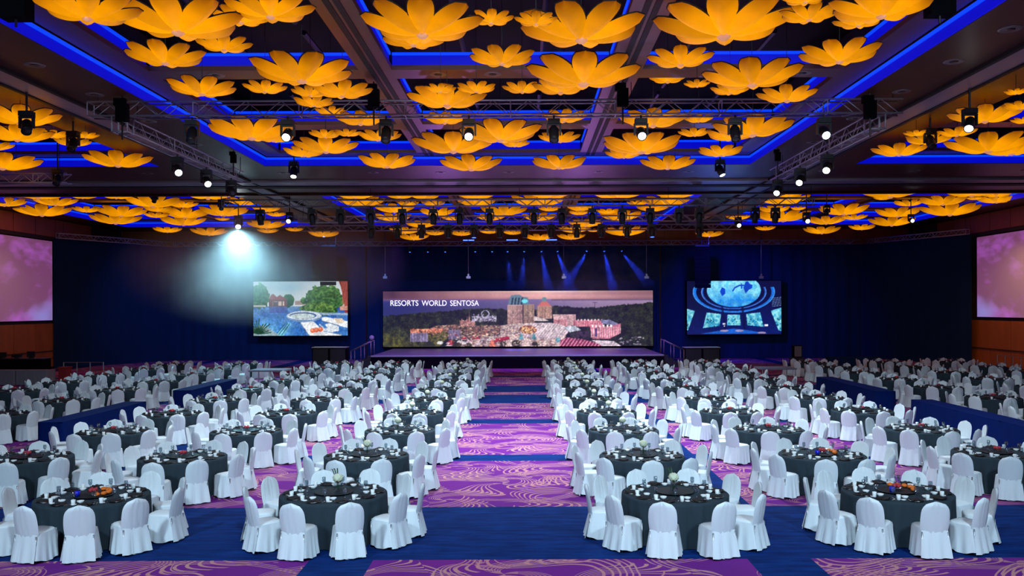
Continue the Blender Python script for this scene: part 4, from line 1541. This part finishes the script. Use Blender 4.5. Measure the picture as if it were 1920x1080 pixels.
def truss(label, p0, p1, size=0.40, pitch=0.5, each=False, group=None):
    p0, p1 = Vector(p0), Vector(p1)
    L = (p1 - p0).length
    r = thing('lighting_truss', label, 'truss', p0, math.atan2(p1.y - p0.y, p1.x - p0.x), group)
    h = size / 2
    cm = MB().tube((0, 0, 0), (L, 0, 0), 0.026, 6).mesh('chord', 'truss_metal', True)
    for yy in (-h, h):
        for zz in (0, size):
            new('chord', cm, r, (0, yy, zz))
    n = int(L / pitch)
    dl = math.hypot(pitch, size)
    if each:
        bm_ = MB().tube((0, 0, 0), (dl, 0, 0), 0.013, 5).mesh('brace', 'truss_metal', True)
        for i in range(n):
            up = i % 2 == 0
            for yy in (-h, h):
                new('brace', bm_, r, (i * pitch, yy, 0 if up else size), (0, -math.atan2(size, pitch) * (1 if up else -1), 0))
            new('brace', bm_, r, (i * pitch, -h if up else h, 0), (0, 0, math.atan2(size, pitch) * (1 if up else -1)))
    else:
        lc = MB()
        for i in range(n):
            up = i % 2 == 0
            z0, z1 = (0, size) if up else (size, 0)
            for yy in (-h, h):
                lc.tube((i * pitch, yy, z0), ((i + 1) * pitch, yy, z1), 0.019, 4, caps=False)
        o = new('lacing', lc.mesh('lacing', 'truss_metal', True), r)
        o['kind'] = 'stuff'
    fr = MB()
    for a, b in (((-h, 0), (h, 0)), ((h, 0), (h, size)), ((h, size), (-h, size)), ((-h, size), (-h, 0))):
        fr.tube((0, a[0], a[1]), (0, b[0], b[1]), 0.018, 5, caps=False)
    fm = fr.mesh('end_frame', 'truss_metal', True)
    for i in range(0, n + 1, 6):
        new('end_frame', fm, r, (min(i * pitch, L), 0, 0))
    for k in range(max(2, int(L / 7)) + 1):
        d_ = min(max(L * k / max(2, int(L / 7)), 0.3), L - 0.3)
        q = p0.lerp(p1, d_ / L)
        ang = math.atan2(p1.y - p0.y, p1.x - p0.x)
        qx, qy = q.x + math.sin(ang) * h, q.y - math.cos(ang) * h
        new('hanger_cable', MB().tube((d_, -h, size), (d_, -h, under(qx, qy) - p0.z), 0.012, 5).mesh('hanger_cable', 'black_metal'), r)
    return r


ND = 25.0
a, b = P(170, 220, ND), P(1688, 213, ND)
NZ = a.z
truss('near lighting truss spanning the hall above the aisle', (a.x, ND, NZ), (b.x, ND, b.z), 0.40, 0.5, True)
lx, rx = CX - 10.75, CX + 10.75
truss('side lighting truss running back on the pool screen side', (lx, ND + 0.2, NZ - 0.42), (lx, 35.0, NZ - 0.42), 0.40, 0.5, True)
truss('side lighting truss running back on the aquarium screen side', (rx, ND + 0.2, NZ - 0.42), (rx, 35.0, NZ - 0.42), 0.40, 0.5, True)
for x in (lx, rx):
    r = thing('truss_corner', 'cube corner block joining the near truss and the %s side truss' % ('pool' if x < 0 else 'aquarium'), 'truss', (x, ND, NZ - 0.44))
    fr = MB()
    for aa in (-0.22, 0.22):
        for bb in (-0.2, 0.2):
            fr.tube((aa, bb, 0), (aa, bb, 0.44), 0.025, 6)
        fr.tube((aa, -0.2, 0), (aa, 0.2, 0), 0.025, 6)
        fr.tube((-0.22, aa * 0.9, 0), (0.22, aa * 0.9, 0), 0.025, 6)
    new('frame', fr.mesh('frame', 'truss_metal', True), r)
TZ = {}
for nm, D, v0, u0, u1, lab in (('a', 44.0, 386, 418, 1530, 'lighting truss under the wide cross beam carrying the front row of lamps'),
                               ('b', 50.0, 416, 560, 1400, 'lighting truss in the far bay carrying the second row of lamps'),
                               ('c', 57.0, 431.5, 560, 1390, 'lighting truss in front of the stage drape header')):
    a, b = P(u0, v0, D), P(u1, v0, D)
    zz = P(VU, v0, D).z
    TZ[nm] = (D, zz)
    truss(lab, (a.x, D, zz), (b.x, D, zz), 0.34, 0.45)
# truss the drapes hang on, in three runs
zt = 8.66
truss('drape truss over the wide middle screen', (cl1.x + 0.2, 66.55, zt), (cr1.x - 0.2, 66.55, zt), 0.32, 0.45)
truss('angled drape truss by the wall, pool screen side', (cl0.x + 0.35, 57.9, zt), (cl1.x, 66.3, zt), 0.32, 0.45)
truss('angled drape truss by the wall, aquarium screen side', (cr0.x - 0.3, 57.5, zt), (cr1.x, 66.3, zt), 0.32, 0.45)
# low truss at the very left over the side bay
a = P(-60, 338, 36.0)
truss('low dark truss in the side bay near the wall, pool side', (P(-60, 338, 35.0).x, 35.0, 9.0), (P(130, 338, 35.0).x, 35.0, 9.0), 0.36, 0.45)

# ------------------------------------------------------------------ moving head lamps
ME_BASE = MB().box(-0.17, 0.17, -0.13, 0.13, -0.14, 0.0).mesh('base', 'black_metal')
yk = MB()
for sx in (-1, 1):
    yk.box(sx * 0.18 - 0.025, sx * 0.18 + 0.025, -0.05, 0.05, -0.46, -0.14)
yk.box(-0.205, 0.205, -0.06, 0.06, -0.18, -0.14)
ME_YOKE = yk.mesh('yoke', 'black_metal')
ME_HEAD = MB().lathe([(0.0, 0.20), (0.10, 0.20), (0.14, 0.12), (0.145, -0.10), (0.13, -0.16), (0.135, -0.26), (0.115, -0.26), (0.115, -0.24), (0.0, -0.24)], 18).mesh('head', 'black_metal', True)
ME_LENS = {k: MB().lathe([(0.0, -0.268), (0.07, -0.262), (0.11, -0.25), (0.11, -0.245), (0.0, -0.243)], 18).mesh('lens', k, True) for k in ('lamp_white', 'lamp_hot', 'lamp_blue', 'lamp_off')}
ME_CLAMP = MB().tube((0, 0, 0), (0, 0, 0.12), 0.03, 8).mesh('clamp', 'black_metal')


def mover(top, aim, lens, label, group=None, s=1.0):
    r = thing('moving_head_lamp', label, 'lamp', top, 0, group)
    r.scale = (s, s, s)
    new('clamp', ME_CLAMP, r, (0, 0, -0.08))
    new('base', ME_BASE, r, (0, 0, -0.06))
    new('yoke', ME_YOKE, r, (0, 0, -0.06))
    d = (Vector(aim) - Vector(top)).normalized()
    q = (-d).to_track_quat('Z', 'Y').to_euler()
    h = new('head', ME_HEAD, r, (0, 0, -0.46), q)
    new('lens', ME_LENS[lens], h)
    return r


for u, lens, v in ((365, 'lamp_off', 222), (543, 'lamp_white', 221), (726, 'lamp_off', 220), (880, 'lamp_white', 219), (1038, 'lamp_off', 217), (1200, 'lamp_white', 216), (1375, 'lamp_off', 215), (1540, 'lamp_white', 214)):
    p = P(u, v, ND)
    z = NZ - 0.02 + (b.z - a.z) * 0
    aim = (p.x * 0.96 + 0.3, 10, 0) if lens == 'lamp_white' else (p.x, 20, 0)
    mover((p.x, ND - 0.2, NZ - 0.085), aim, lens, '%s moving head lamp hanging from the near truss' % ('lit white' if lens == 'lamp_white' else 'unlit black'), ('lit lamps' if lens == 'lamp_white' else 'unlit lamps') + ' on the near truss')
for x, ys, side in ((lx, ((28.4, 'lamp_white'), (31.0, 'lamp_white'), (33.6, 'lamp_off')), 'pool'), (rx, ((28.4, 'lamp_white'), (31.2, 'lamp_white'), (34.0, 'lamp_white')), 'aquarium')):
    for y, l in ys:
        mover((x + (0.2 if x < 0 else -0.2), y, NZ - 0.42 - 0.085), (x * (0.3 if x < 0 else 0.4), y - 12, 0), l, '%s lamp hanging from the %s side truss' % ('lit' if l == 'lamp_white' else 'unlit', side), 'side truss lamps, ' + side)
D, zz = TZ['a']
for u in (587, 640, 696, 755, 813, 862, 918, 1001, 1053, 1110, 1166, 1218, 1272, 1310, 1414, 490, 1452):
    p = P(u, 390, D)
    mover((p.x, D - 0.17, zz - 0.09), (p.x, D + 3, 0), 'lamp_white' if u in (918, 1001, 862, 1166, 1218, 1272, 640) else 'lamp_off', '%s moving head lamp in the front row under the cross beam' % ('lit white' if u in (918, 1001, 862, 1166, 1218, 1272, 640) else 'unlit black'), '%s front row of far lamps' % ('lit' if u in (918, 1001, 862, 1166, 1218, 1272, 640) else 'unlit'), 1.15)
D, zz = TZ['b']
for u in (697, 746, 791, 841, 889, 937, 984, 1033, 1081, 1127, 1175, 1222, 1310):
    p = P(u, 420, D)
    mover((p.x, D - 0.17, zz - 0.09), (p.x, D - 1, 0), 'lamp_blue' if u in (889, 1222) else 'lamp_off', '%s moving head lamp in the second row before the stage' % ('blue lit' if u in (889, 1222) else 'unlit black'), '%s second row of far lamps' % ('lit' if u in (889, 1222) else 'unlit'), 1.15)
for u, v, D in ((543, 396, 46.5), (1512, 396, 46.5), (1384, 405, 50.0)):
    p = P(u, v, D)
    mover(p, (p.x, D - 20, 0), 'lamp_white', 'lit lamp hung beside the main side beam in the far bay', 'lit lamps in the far bay')
# short droppers carry those lamps from the ceiling
    tag(new('dropper_pipe', MB().tube((p.x, D, p.z - 0.02), (p.x, D, under(p.x, D)), 0.03, 8).mesh('dropper_pipe', 'black_metal')), 'thin black dropper pipe holding a lit lamp in the far bay', 'pipe', 'dropper pipes in the far bay')
# the bright beam lamp and its beam
hot = P(447, 402, 50.0)
mover(hot, (hot.x + 3.2, 38, 0), 'lamp_hot', 'brightest white beam lamp shining through the haze', None, 1.2)
tag(new('dropper_pipe', MB().tube((hot.x, 50, hot.z - 0.02), (hot.x, 50, under(hot.x, 50)), 0.03, 8).mesh('dropper_pipe', 'black_metal')), 'black dropper pipe holding the brightest beam lamp', 'pipe')
spot('haze_beam', (hot.x, 49.8, hot.z - 0.92), (hot.x + 1.4, 46.0, 3.5), 5600, (0.38, 0.82, 1.0), 100, 1.0, 0.08)
# blue pin spots below the drape truss
for u, tx in ((766, 0), (800, 0), (833, 0), (890, 0), (922, 0), (951, 0.3), (983, -0.3), (1015, 0.6), (1045, 1.2), (1103, -2.2), (1134, 0.7), (1166, 2.6)):
    p = P(u, 466, 65.6)
    lens = 'lamp_blue'
    mover((p.x, 66.39, zt - 0.065), (p.x + tx, 65.5, 4), lens, 'small blue pin spot below the drape truss', 'blue pin spots', 0.6)
    if u >= 951:
        spot('blue_beam', (p.x, 66.3, zt - 0.50), (p.x + tx * 0.9, 65.3, 5.2), 3000, (0.02, 0.06, 1.0), 17, 0.5, 0.04)
# blue batten lamps on the drape truss
for u in (878, 960, 1034):
    p = P(u, 451, 65.9)
    r = thing('light_batten', 'short blue light batten on the drape truss', 'lamp', (p.x, 66.36, zt + 0.345), 0, 'blue battens')
    new('housing', box_mesh('housing', 'black_metal', -0.45, 0.45, -0.05, 0.1, 0, 0.1), r)
    new('strip', box_mesh('strip', 'lamp_blue', -0.42, 0.42, -0.07, -0.05, 0.02, 0.08), r)

# hoist chains
for u in (722, 878, 1057, 1212, 1427):
    p0, p1 = P(u, 462, 65.2), P(u, 521, 65.2)
    r = thing('hoist_chain', 'grey hoist chain with hook hanging before the drape', 'chain', (p0.x, 65.2, 0), 0, 'hoist chains')
    new('chain', MB().tube((0, 0, p1.z + 0.2), (0, 0, ZS), 0.028, 6).mesh('chain', 'leg_metal', True), r)
    new('hook_block', MB().box(-0.16, 0.16, -0.08, 0.08, p1.z - 0.05, p1.z + 0.12).box(-0.06, 0.06, -0.06, 0.06, p1.z + 0.12, p1.z + 0.3).mesh('hook_block', 'leg_metal'), r)
# line arrays
for u0, u1, v1, lab in ((601, 631, 535, 'hanging black line array before the pool screen'), (1302, 1332, 540, 'hanging black line array before the aquarium screen')):
    D = 61.0
    a, b = P(u0, 462, D), P(u1, v1, D)
    cx_ = (a.x + b.x) / 2
    w = (b.x - a.x) / 2
    r = thing('line_array', lab, 'speaker', (cx_, D, 0))
    n = 10
    h = (a.z - b.z) / n
    cab = MB()
    cab.v = [(-w, 0, 0), (w, 0, 0), (w * 0.8, 0.6, 0.03), (-w * 0.8, 0.6, 0.03), (-w, 0, h - 0.02), (w, 0, h - 0.02), (w * 0.8, 0.6, h - 0.05), (-w * 0.8, 0.6, h - 0.05)]
    for q in ((0, 3, 2, 1), (4, 5, 6, 7), (0, 1, 5, 4), (1, 2, 6, 5), (2, 3, 7, 6), (3, 0, 4, 7)):
        cab.face(q)
    cm = cab.mesh('cabinet', 'black_matte')
    for k in range(n):
        new('cabinet', cm, r, (0, -0.03 * ((n - k) / n) ** 2 * 6, b.z + k * h))
    new('fly_bar', box_mesh('fly_bar', 'black_metal', -w * 0.9, w * 0.9, 0.0, 0.5, a.z, a.z + 0.1), r)
    new('suspension', MB().tube((0, 0.25, a.z + 0.1), (0, 0.25, under(cx_, D + 0.25)), 0.03, 6).mesh('suspension', 'black_metal'), r)
    new('cable_run', MB().tube((w * 0.85, 0.1, b.z), (w * 0.85, 0.12, ZS - 0.2), 0.02, 6).mesh('cable_run', 'trim_ring'), r)
# near fixtures that hang from the ceiling: profile lamps and hoist motors


def hoist(x, y, z0, label, s=1.0, wide=1.0, drop=0.42):
    z0 = min(z0, under(x, y) - 0.9 * s)
    r = thing('hoist_motor', label, 'hoist', (x, y, z0))
    w = s * wide
    new('motor_body', MB().box(-0.17 * w, 0.17 * w, -0.12 * w, 0.12 * w, 0.1 * s, 0.65 * s).box(-0.24 * w, 0.1 * w, -0.09 * w, 0.09 * w, 0.58 * s, 0.82 * s).mesh('motor_body', 'black_matte'), r)
    new('hook', MB().tube((0, 0, 0.8 * s), (0, 0, under(x, y) - z0), 0.025, 6).mesh('hook', 'black_metal'), r)
    new('chain', MB().tube((0, 0, 0.1 * s), (0, 0, -drop), 0.025, 6).mesh('chain', 'black_metal'), r)


for u, lab in ((240, 'black hoist motor on the near truss, pool side end'), (705, 'black hoist motor on the near truss by the left coffer beam'), (1165, 'black hoist motor on the near truss by the right coffer beam'), (1622, 'black hoist motor on the near truss, aquarium side end')):
    p = P(u, 195, ND)
    hoist(p.x, ND - 0.36, p.z + 0.02, lab, 0.9)
for x, lab in ((lx + 0.42, 'black hoist motor on the side truss, pool side'), (rx - 0.42, 'black hoist motor on the side truss, aquarium side')):
    hoist(x, 33.2, NZ + 0.0, lab, 0.6)
hoist(P(30, 42, 17).x, 17.0, P(30, 42, 17).z, 'big black hoist motor hanging near the rear, pool side', 0.95, 1.6, 0.05)
hoist(P(1762, 36, 17).x, 17.0, P(1762, 36, 17).z, 'big black hoist motor hanging near the rear, aquarium side', 0.95, 1.5, 0.05)
for u, v, D, tx, ty, l, lab in ((50, 205, 24.0, 3.0, -6, 'lamp_off', 'tilted black profile lamp in the side bay, pool side'), (137, 243, 28.0, 0, -5, 'lamp_off', 'black round lamp in the side bay, pool side'),
                                (108, 315, 34.6, 1, -6, 'lamp_off', 'black lamp over the low side truss'),
                                (1818, 200, 24.0, -4.0, -6, 'lamp_white', 'tilted black profile lamp in the side bay, aquarium side'), (1744, 238, 28.0, 0, -5, 'lamp_off', 'black round lamp in the side bay, aquarium side'),
                                (551, 300, 34.6, 0.5, -4, 'lamp_white', 'small lit lamp hanging at the cove corner, pool side'), (1350, 297, 34.6, 2.5, -3, 'lamp_white', 'small lit lamp hanging at the cove corner, aquarium side'),
                                (1708, 400, 52.0, 0, -30, 'lamp_white', 'bright round lamp among the far lanterns, aquarium side'), (1550, 382, 46.8, -3, -6, 'lamp_off', 'black lamp at the far side beam, aquarium side'),
                                (415, 372, 46.8, 2, -6, 'lamp_off', 'black lamp at the far side beam, pool side'), (290, 358, 46.8, 1, -6, 'lamp_off', 'black lamp among the far lanterns, pool side')):
    p = P(u, v, D)
    mover(p, (p.x + tx, p.y + ty, p.z - 7), l, lab, None, 1.0 if D < 40 else 0.9)
    new('pipe', MB().tube((0, 0, 0.0), (0, 0, max(0.05, under(p.x, p.y) - p.z) / (1.0 if D < 40 else 0.9)), 0.03, 6).mesh('pipe', 'black_metal'), [o for o in COL.objects if o.get('label') == lab][0])

# ------------------------------------------------------------------ lotus lanterns
EL = math.radians(12.5)


def petal_mesh():
    ns, nq = 10, 6
    Wd = 0.215
    al, wv = [], []
    pk = (0.62 ** 0.75) * (0.38 ** 0.46)

    def hw_(s):
        return Wd * (s ** 0.75) * ((1 - s) ** 0.46) / pk
    mb = MB()
    rec = []

    def pt(s, q, side):
        w = hw_(s)
        z = math.tan(EL) * s * 0.93 + 0.075 * s * s - 0.01
        bulge = 0.075 * (1 - q * q) * (w / Wd) ** 0.7
        keel = 0.05 * (1 - abs(q)) * (w / Wd)
        if side < 0:
            z -= bulge + keel
        else:
            z += 0.03 * (1 - q * q) * (w / Wd)
        z += 0.05 * abs(q) ** 2 * (w / Wd)
        return (s * 0.965 + 0.03, q * w, z)
    for side in (-1, 1):
        b = len(mb.v)
        for i in range(ns + 1):
            for j in range(nq + 1):
                s = i / ns
                q = (j / nq) * 2 - 1
                mb.v.append(pt(s, q, side))
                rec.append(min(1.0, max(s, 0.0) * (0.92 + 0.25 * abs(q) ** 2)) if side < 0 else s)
        for i in range(ns):
            for j in range(nq):
                f = (b + i * (nq + 1) + j, b + i * (nq + 1) + j + 1, b + (i + 1) * (nq + 1) + j + 1, b + (i + 1) * (nq + 1) + j)
                mb.face(f if side > 0 else f[::-1])
    mb.cur = 1
    for q in (-1, 1):
        for i in range(ns):
            mb.tube(pt(i / ns, q, -1), pt((i + 1) / ns, q, -1), 0.013, 4, caps=False)
    rec += [0.0] * (len(mb.v) - len(rec))
    me = mb.mesh('petal', ['lantern_fabric', 'wire_dark'], True)
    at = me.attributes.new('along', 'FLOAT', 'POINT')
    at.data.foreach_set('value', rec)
    return me


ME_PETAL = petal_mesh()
ME_CAP = MB().lathe([(0.0, -0.075), (0.05, -0.06), (0.10, -0.02), (0.10, 0.02), (0.0, 0.04)], 12).mesh('cap', 'lantern_cap', True)
NEAR = [(164, 34, 190), (334, 60, 238), (310, 118, 148), (420, 93, 104), (452, 42, 110), (507, 31, 165), (379, 176, 128), (566, 151, 192), (497, 172, 82), (582, 179, 72), (642, 180, 114),
        (792, 65, 228), (775, 84, 128), (921, 43, 86), (941, 119, 126), (1090, 74, 238), (1005, 45, 82), (1094, 156, 212), (979, 172, 76), (1051, 173, 106), (1276, 121, 124), (1357, 67, 262),
        (1252, 153, 72), (1307, 162, 50), (1410, 158, 184), (1369, 175, 74), (1517, 37, 110), (1652, 30, 192), (1610, 48, 95), (1574, 115, 152), (1475, 188, 112), (1510, 4, 90),
        (838, 197, 150), (826, 172, 60), (893, 172, 76),
        (38, 230, 140), (32, 262, 125), (98, 257, 60), (136, 272, 66), (160, 258, 50), (221, 310, 122), (5, 315, 135), (-12, 279, 70),
        (472, 258, 165), (512, 264, 84), (611, 284, 122), (570, 292, 78), (726, 312, 110), (711, 262, 84), (652, 254, 52), (610, 257, 62), (850, 283, 154), (883, 317, 118), (938, 262, 158),
        (966, 274, 56), (1049, 265, 80), (1048, 314, 106), (1203, 284, 152), (1170, 295, 72), (1252, 315, 104), (1302, 254, 62), (1412, 252, 150), (1372, 261, 96), (1351, 291, 86),
        (1058, 227, 88), (1225, 235, 128), (1310, 228, 56), (835, 230, 82), (676, 232, 96), (588, 198, 76), (620, 214, 60),
        (1847, 227, 130), (1742, 268, 86), (1795, 254, 70), (1718, 254, 46), (1686, 290, 100), (1853, 283, 152), (1897, 288, 116), (1912, 204, 62), (1905, 176, 42), (1922, 230, 50)]
FARL = [(72, 370, 116), (155, 371, 62), (218, 371, 74), (8, 385, 78), (104, 384, 78), (79, 403, 102), (162, 397, 50), (227, 404, 94), (217, 418, 92), (286, 386, 104), (296, 396, 54), (293, 407, 48),
        (347, 407, 90), (343, 388, 56), (344, 421, 84), (314, 435, 52), (392, 440, 68), (390, 371, 112), (458, 383, 66), (420, 403, 92), (417, 413, 28), (499, 396, 52), (518, 405, 38), (499, 427, 72), (502, 436, 40), (552, 433, 34), (607, 443, 60),
        (666, 371, 84), (750, 371, 58), (797, 372, 62), (678, 385, 90), (765, 385, 42), (812, 385, 46), (740, 397, 78), (820, 403, 68), (737, 413, 72), (790, 425, 62), (848, 412, 44), (760, 437, 60), (776, 449, 58), (816, 440, 42), (865, 441, 46),
        (893, 372, 74), (893, 385, 74), (945, 402, 88), (1032, 370, 88), (1009, 384, 106), (1157, 370, 114), (1030, 395, 42), (1088, 394, 52), (920, 412, 56), (1011, 412, 68), (1086, 402, 40), (1140, 400, 46), (1163, 411, 84),
        (918, 437, 42), (962, 439, 40), (1011, 449, 57), (1098, 424, 68), (1077, 435, 60), (1071, 448, 54), (1112, 434, 26), (1172, 440, 82), (1196, 384, 42), (1265, 370, 84), (1248, 385, 94), (1224, 395, 62),
        (1384, 411, 46), (1470, 381, 96), (1452, 397, 60), (1468, 413, 104), (1330, 443, 54), (1435, 431, 38), (1480, 368, 52), (1497, 393, 30),
        (1670, 368, 122), (1822, 366, 112), (1868, 368, 64), (1869, 379, 74), (1768, 383, 88), (1704, 385, 56), (1781, 402, 108), (1683, 405, 84), (1582, 401, 94), (1602, 411, 48), (1549, 419, 75), (1672, 422, 84), (1541, 437, 68), (1616, 430, 50), (1656, 374, 36), (1828, 374, 30)]


def lantern(u, v, w, D, i):
    p = P(u, v, D)
    S = w * D / F
    rr_ = random.Random(i * 17 + 3)
    size = 'large' if S > 1.9 else ('medium' if S > 1.3 else 'small')
    row = ORD[sum(D > e for e in (24.0, 31.0, 40.0, 52.2, 58.4))]
    if p.x < LB[0]:
        pos = 'above pool-side barrier tables'
    elif p.x > RB[1]:
        pos = 'above aquarium-side barrier tables'
    elif p.x < IBX[0]:
        pos = 'pool-screen side of aisle'
    elif p.x < IBX[1]:
        pos = 'over the aisle'
    else:
        pos = 'aquarium-screen side of aisle'
    r = thing('lotus_lantern', '%s amber lotus lantern, %s coffer row from rear, %s' % (size, row, pos), 'lantern', p, 0, '%s lotus lanterns, %s row, %s' % (size, row, pos))
    R = S * 0.5 * 1.02
    face = math.atan2(-p.y, -p.x) + rr_.choice((0, 0, 0.12, -0.12, 0.3, -0.3)) + rr_.uniform(-0.06, 0.06)
    for k in range(8):
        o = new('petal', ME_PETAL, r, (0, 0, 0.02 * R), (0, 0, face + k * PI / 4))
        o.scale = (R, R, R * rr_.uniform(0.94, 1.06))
    new('cap', ME_CAP, r, (0, 0, 0), None, (R, R, R))
    L = under(p.x, p.y) - p.z
    c = new('hanging_wire', ME_WIRE, r)
    c.scale = (1, 1, L)


ME_WIRE = MB().tube((0, 0, 0), (0, 0, 1), 0.008, 4, caps=False).mesh('hanging_wire', 'black_metal')
LAN = []
for i, (u, v, w) in enumerate(NEAR):
    ratio = w / (VV - v)
    hf = 5.30 if ratio > 0.33 else (5.42 if ratio > 0.24 else 5.55)
    D = hf * F / (VV - v)
    if (u, v) == (1252, 153):
        D = 25.6
    LAN.append([u, v, w, D, min(D * 1.30, 36.0), D * 0.86])
for i, (u, v, w) in enumerate(FARL):
    D = float(np.interp(v, [366, 371, 384, 400, 420, 437, 449], [48.0, 48.6, 50.2, 52.2, 54.8, 57.3, 60.0]))
    LAN.append([u, v, w, D, min(D * 1.16, 63.4), 47.4])
# lanterns that would touch are slid apart along their lines of sight
for it in range(140):
    moved = 0
    for i in range(len(LAN)):
        for j in range(i + 1, len(LAN)):
            a, b = LAN[i], LAN[j]
            pa, pb = P(a[0], a[1], a[3]), P(b[0], b[1], b[3])
            sa, sb = a[2] * a[3] / F, b[2] * b[3] / F
            d2 = math.hypot(pa.x - pb.x, pa.y - pb.y)
            gap = (sa + sb) * 0.5 - d2
            if gap > 0 and abs(pa.z - pb.z) < 0.22 * max(sa, sb) + 0.1 * min(sa, sb):
                lo_, hi_ = (a, b) if a[3] < b[3] else (b, a)
                st_ = min(0.12, gap * 0.3)
                n_ = hi_[3] + st_
                if n_ < hi_[4]:
                    hi_[3] = n_
                    moved += 1
                n_ = lo_[3] - st_
                if n_ > lo_[5]:
                    lo_[3] = n_
                    moved += 1
    if not moved:
        break
for L_ in LAN:
    for dt, zl, zh, xa, xb in ((ND, NZ, NZ + 0.4, -13, 11.5), (TZ['b'][0], TZ['b'][1], TZ['b'][1] + 0.34, -14, 14), (TZ['c'][0], TZ['c'][1], TZ['c'][1] + 0.34, -15.5, 15), (57.0, 8.99, 9.33, -15.5, 15)):
        q = P(L_[0], L_[1], L_[3])
        S_ = L_[2] * L_[3] / F
        need = 0.48 * S_ + 0.28
        if xa < q.x < xb and abs(L_[3] - dt) < need and q.z - 0.08 * S_ < zh and q.z + 0.2 * S_ > zl:
            L_[3] = dt + need if (L_[3] > dt - need * 0.35 and dt < 30) or L_[3] >= dt else dt - need
for i, (u, v, w, D, *_q) in enumerate(LAN):
    lantern(u, v, w, D, i)

# ------------------------------------------------------------------ haze in the beams


def haze(name, x0, x1, y0, y1, z0, z1, dens, label, nscale):
    m = bpy.data.materials.new(name)
    m.use_nodes = True
    t = NT(m)
    t.n.remove(t.n['Principled BSDF'])
    sc_ = t.node('ShaderNodeVolumeScatter')
    sc_.inputs['Anisotropy'].default_value = 0.3
    tc = t.node('ShaderNodeTexCoord')
    ln = t.node('ShaderNodeVectorMath', operation='LENGTH')
    t.l.new(tc.outputs['Object'], ln.inputs[0])
    edge = t.math('SUBTRACT', 1.0, ln.outputs['Value'], clamp=True)
    edge = t.math('MULTIPLY', t.math('POWER', edge, 1.3), 2.2, clamp=True)
    geo = t.node('ShaderNodeNewGeometry')
    n = t.noise(geo.outputs['Position'], nscale, 3.0, 0.55)
    n = t.math('MULTIPLY_ADD', n, 3.2, -0.9, clamp=True)
    t.l.new(t.math('MULTIPLY', t.math('MULTIPLY', edge, n), dens), sc_.inputs['Density'])
    t.l.new(sc_.outputs[0], t.n['Material Output'].inputs['Volume'])
    MATS[name] = m
    o = tag(new(name, MB().ball((0, 0, 0), 1.0, 24, 16).mesh(name, name, True)), label, 'haze')
    o.location = ((x0 + x1) / 2, (y0 + y1) / 2, (z0 + z1) / 2)
    o.scale = ((x1 - x0) / 2, (y1 - y0) / 2, (z1 - z0) / 2)
    o['kind'] = 'stuff'
    return o


cy.volume_step_rate = 2.0
cy.volume_max_steps = 96
hz = (hot.x + 1.5, 49.0)
haze('beam_haze', hz[0] - 8.5, hz[0] + 8.5, 42.5, 57.5, 2.6, 9.86, 0.12, 'thin stage haze lit by the bright white beam lamp', 0.35)
haze('stage_haze', -4.0, 12.5, 64.2, 66.33, 4.6, 9.6, 0.45, 'thin stage haze lit by the blue pin spots', 0.7)
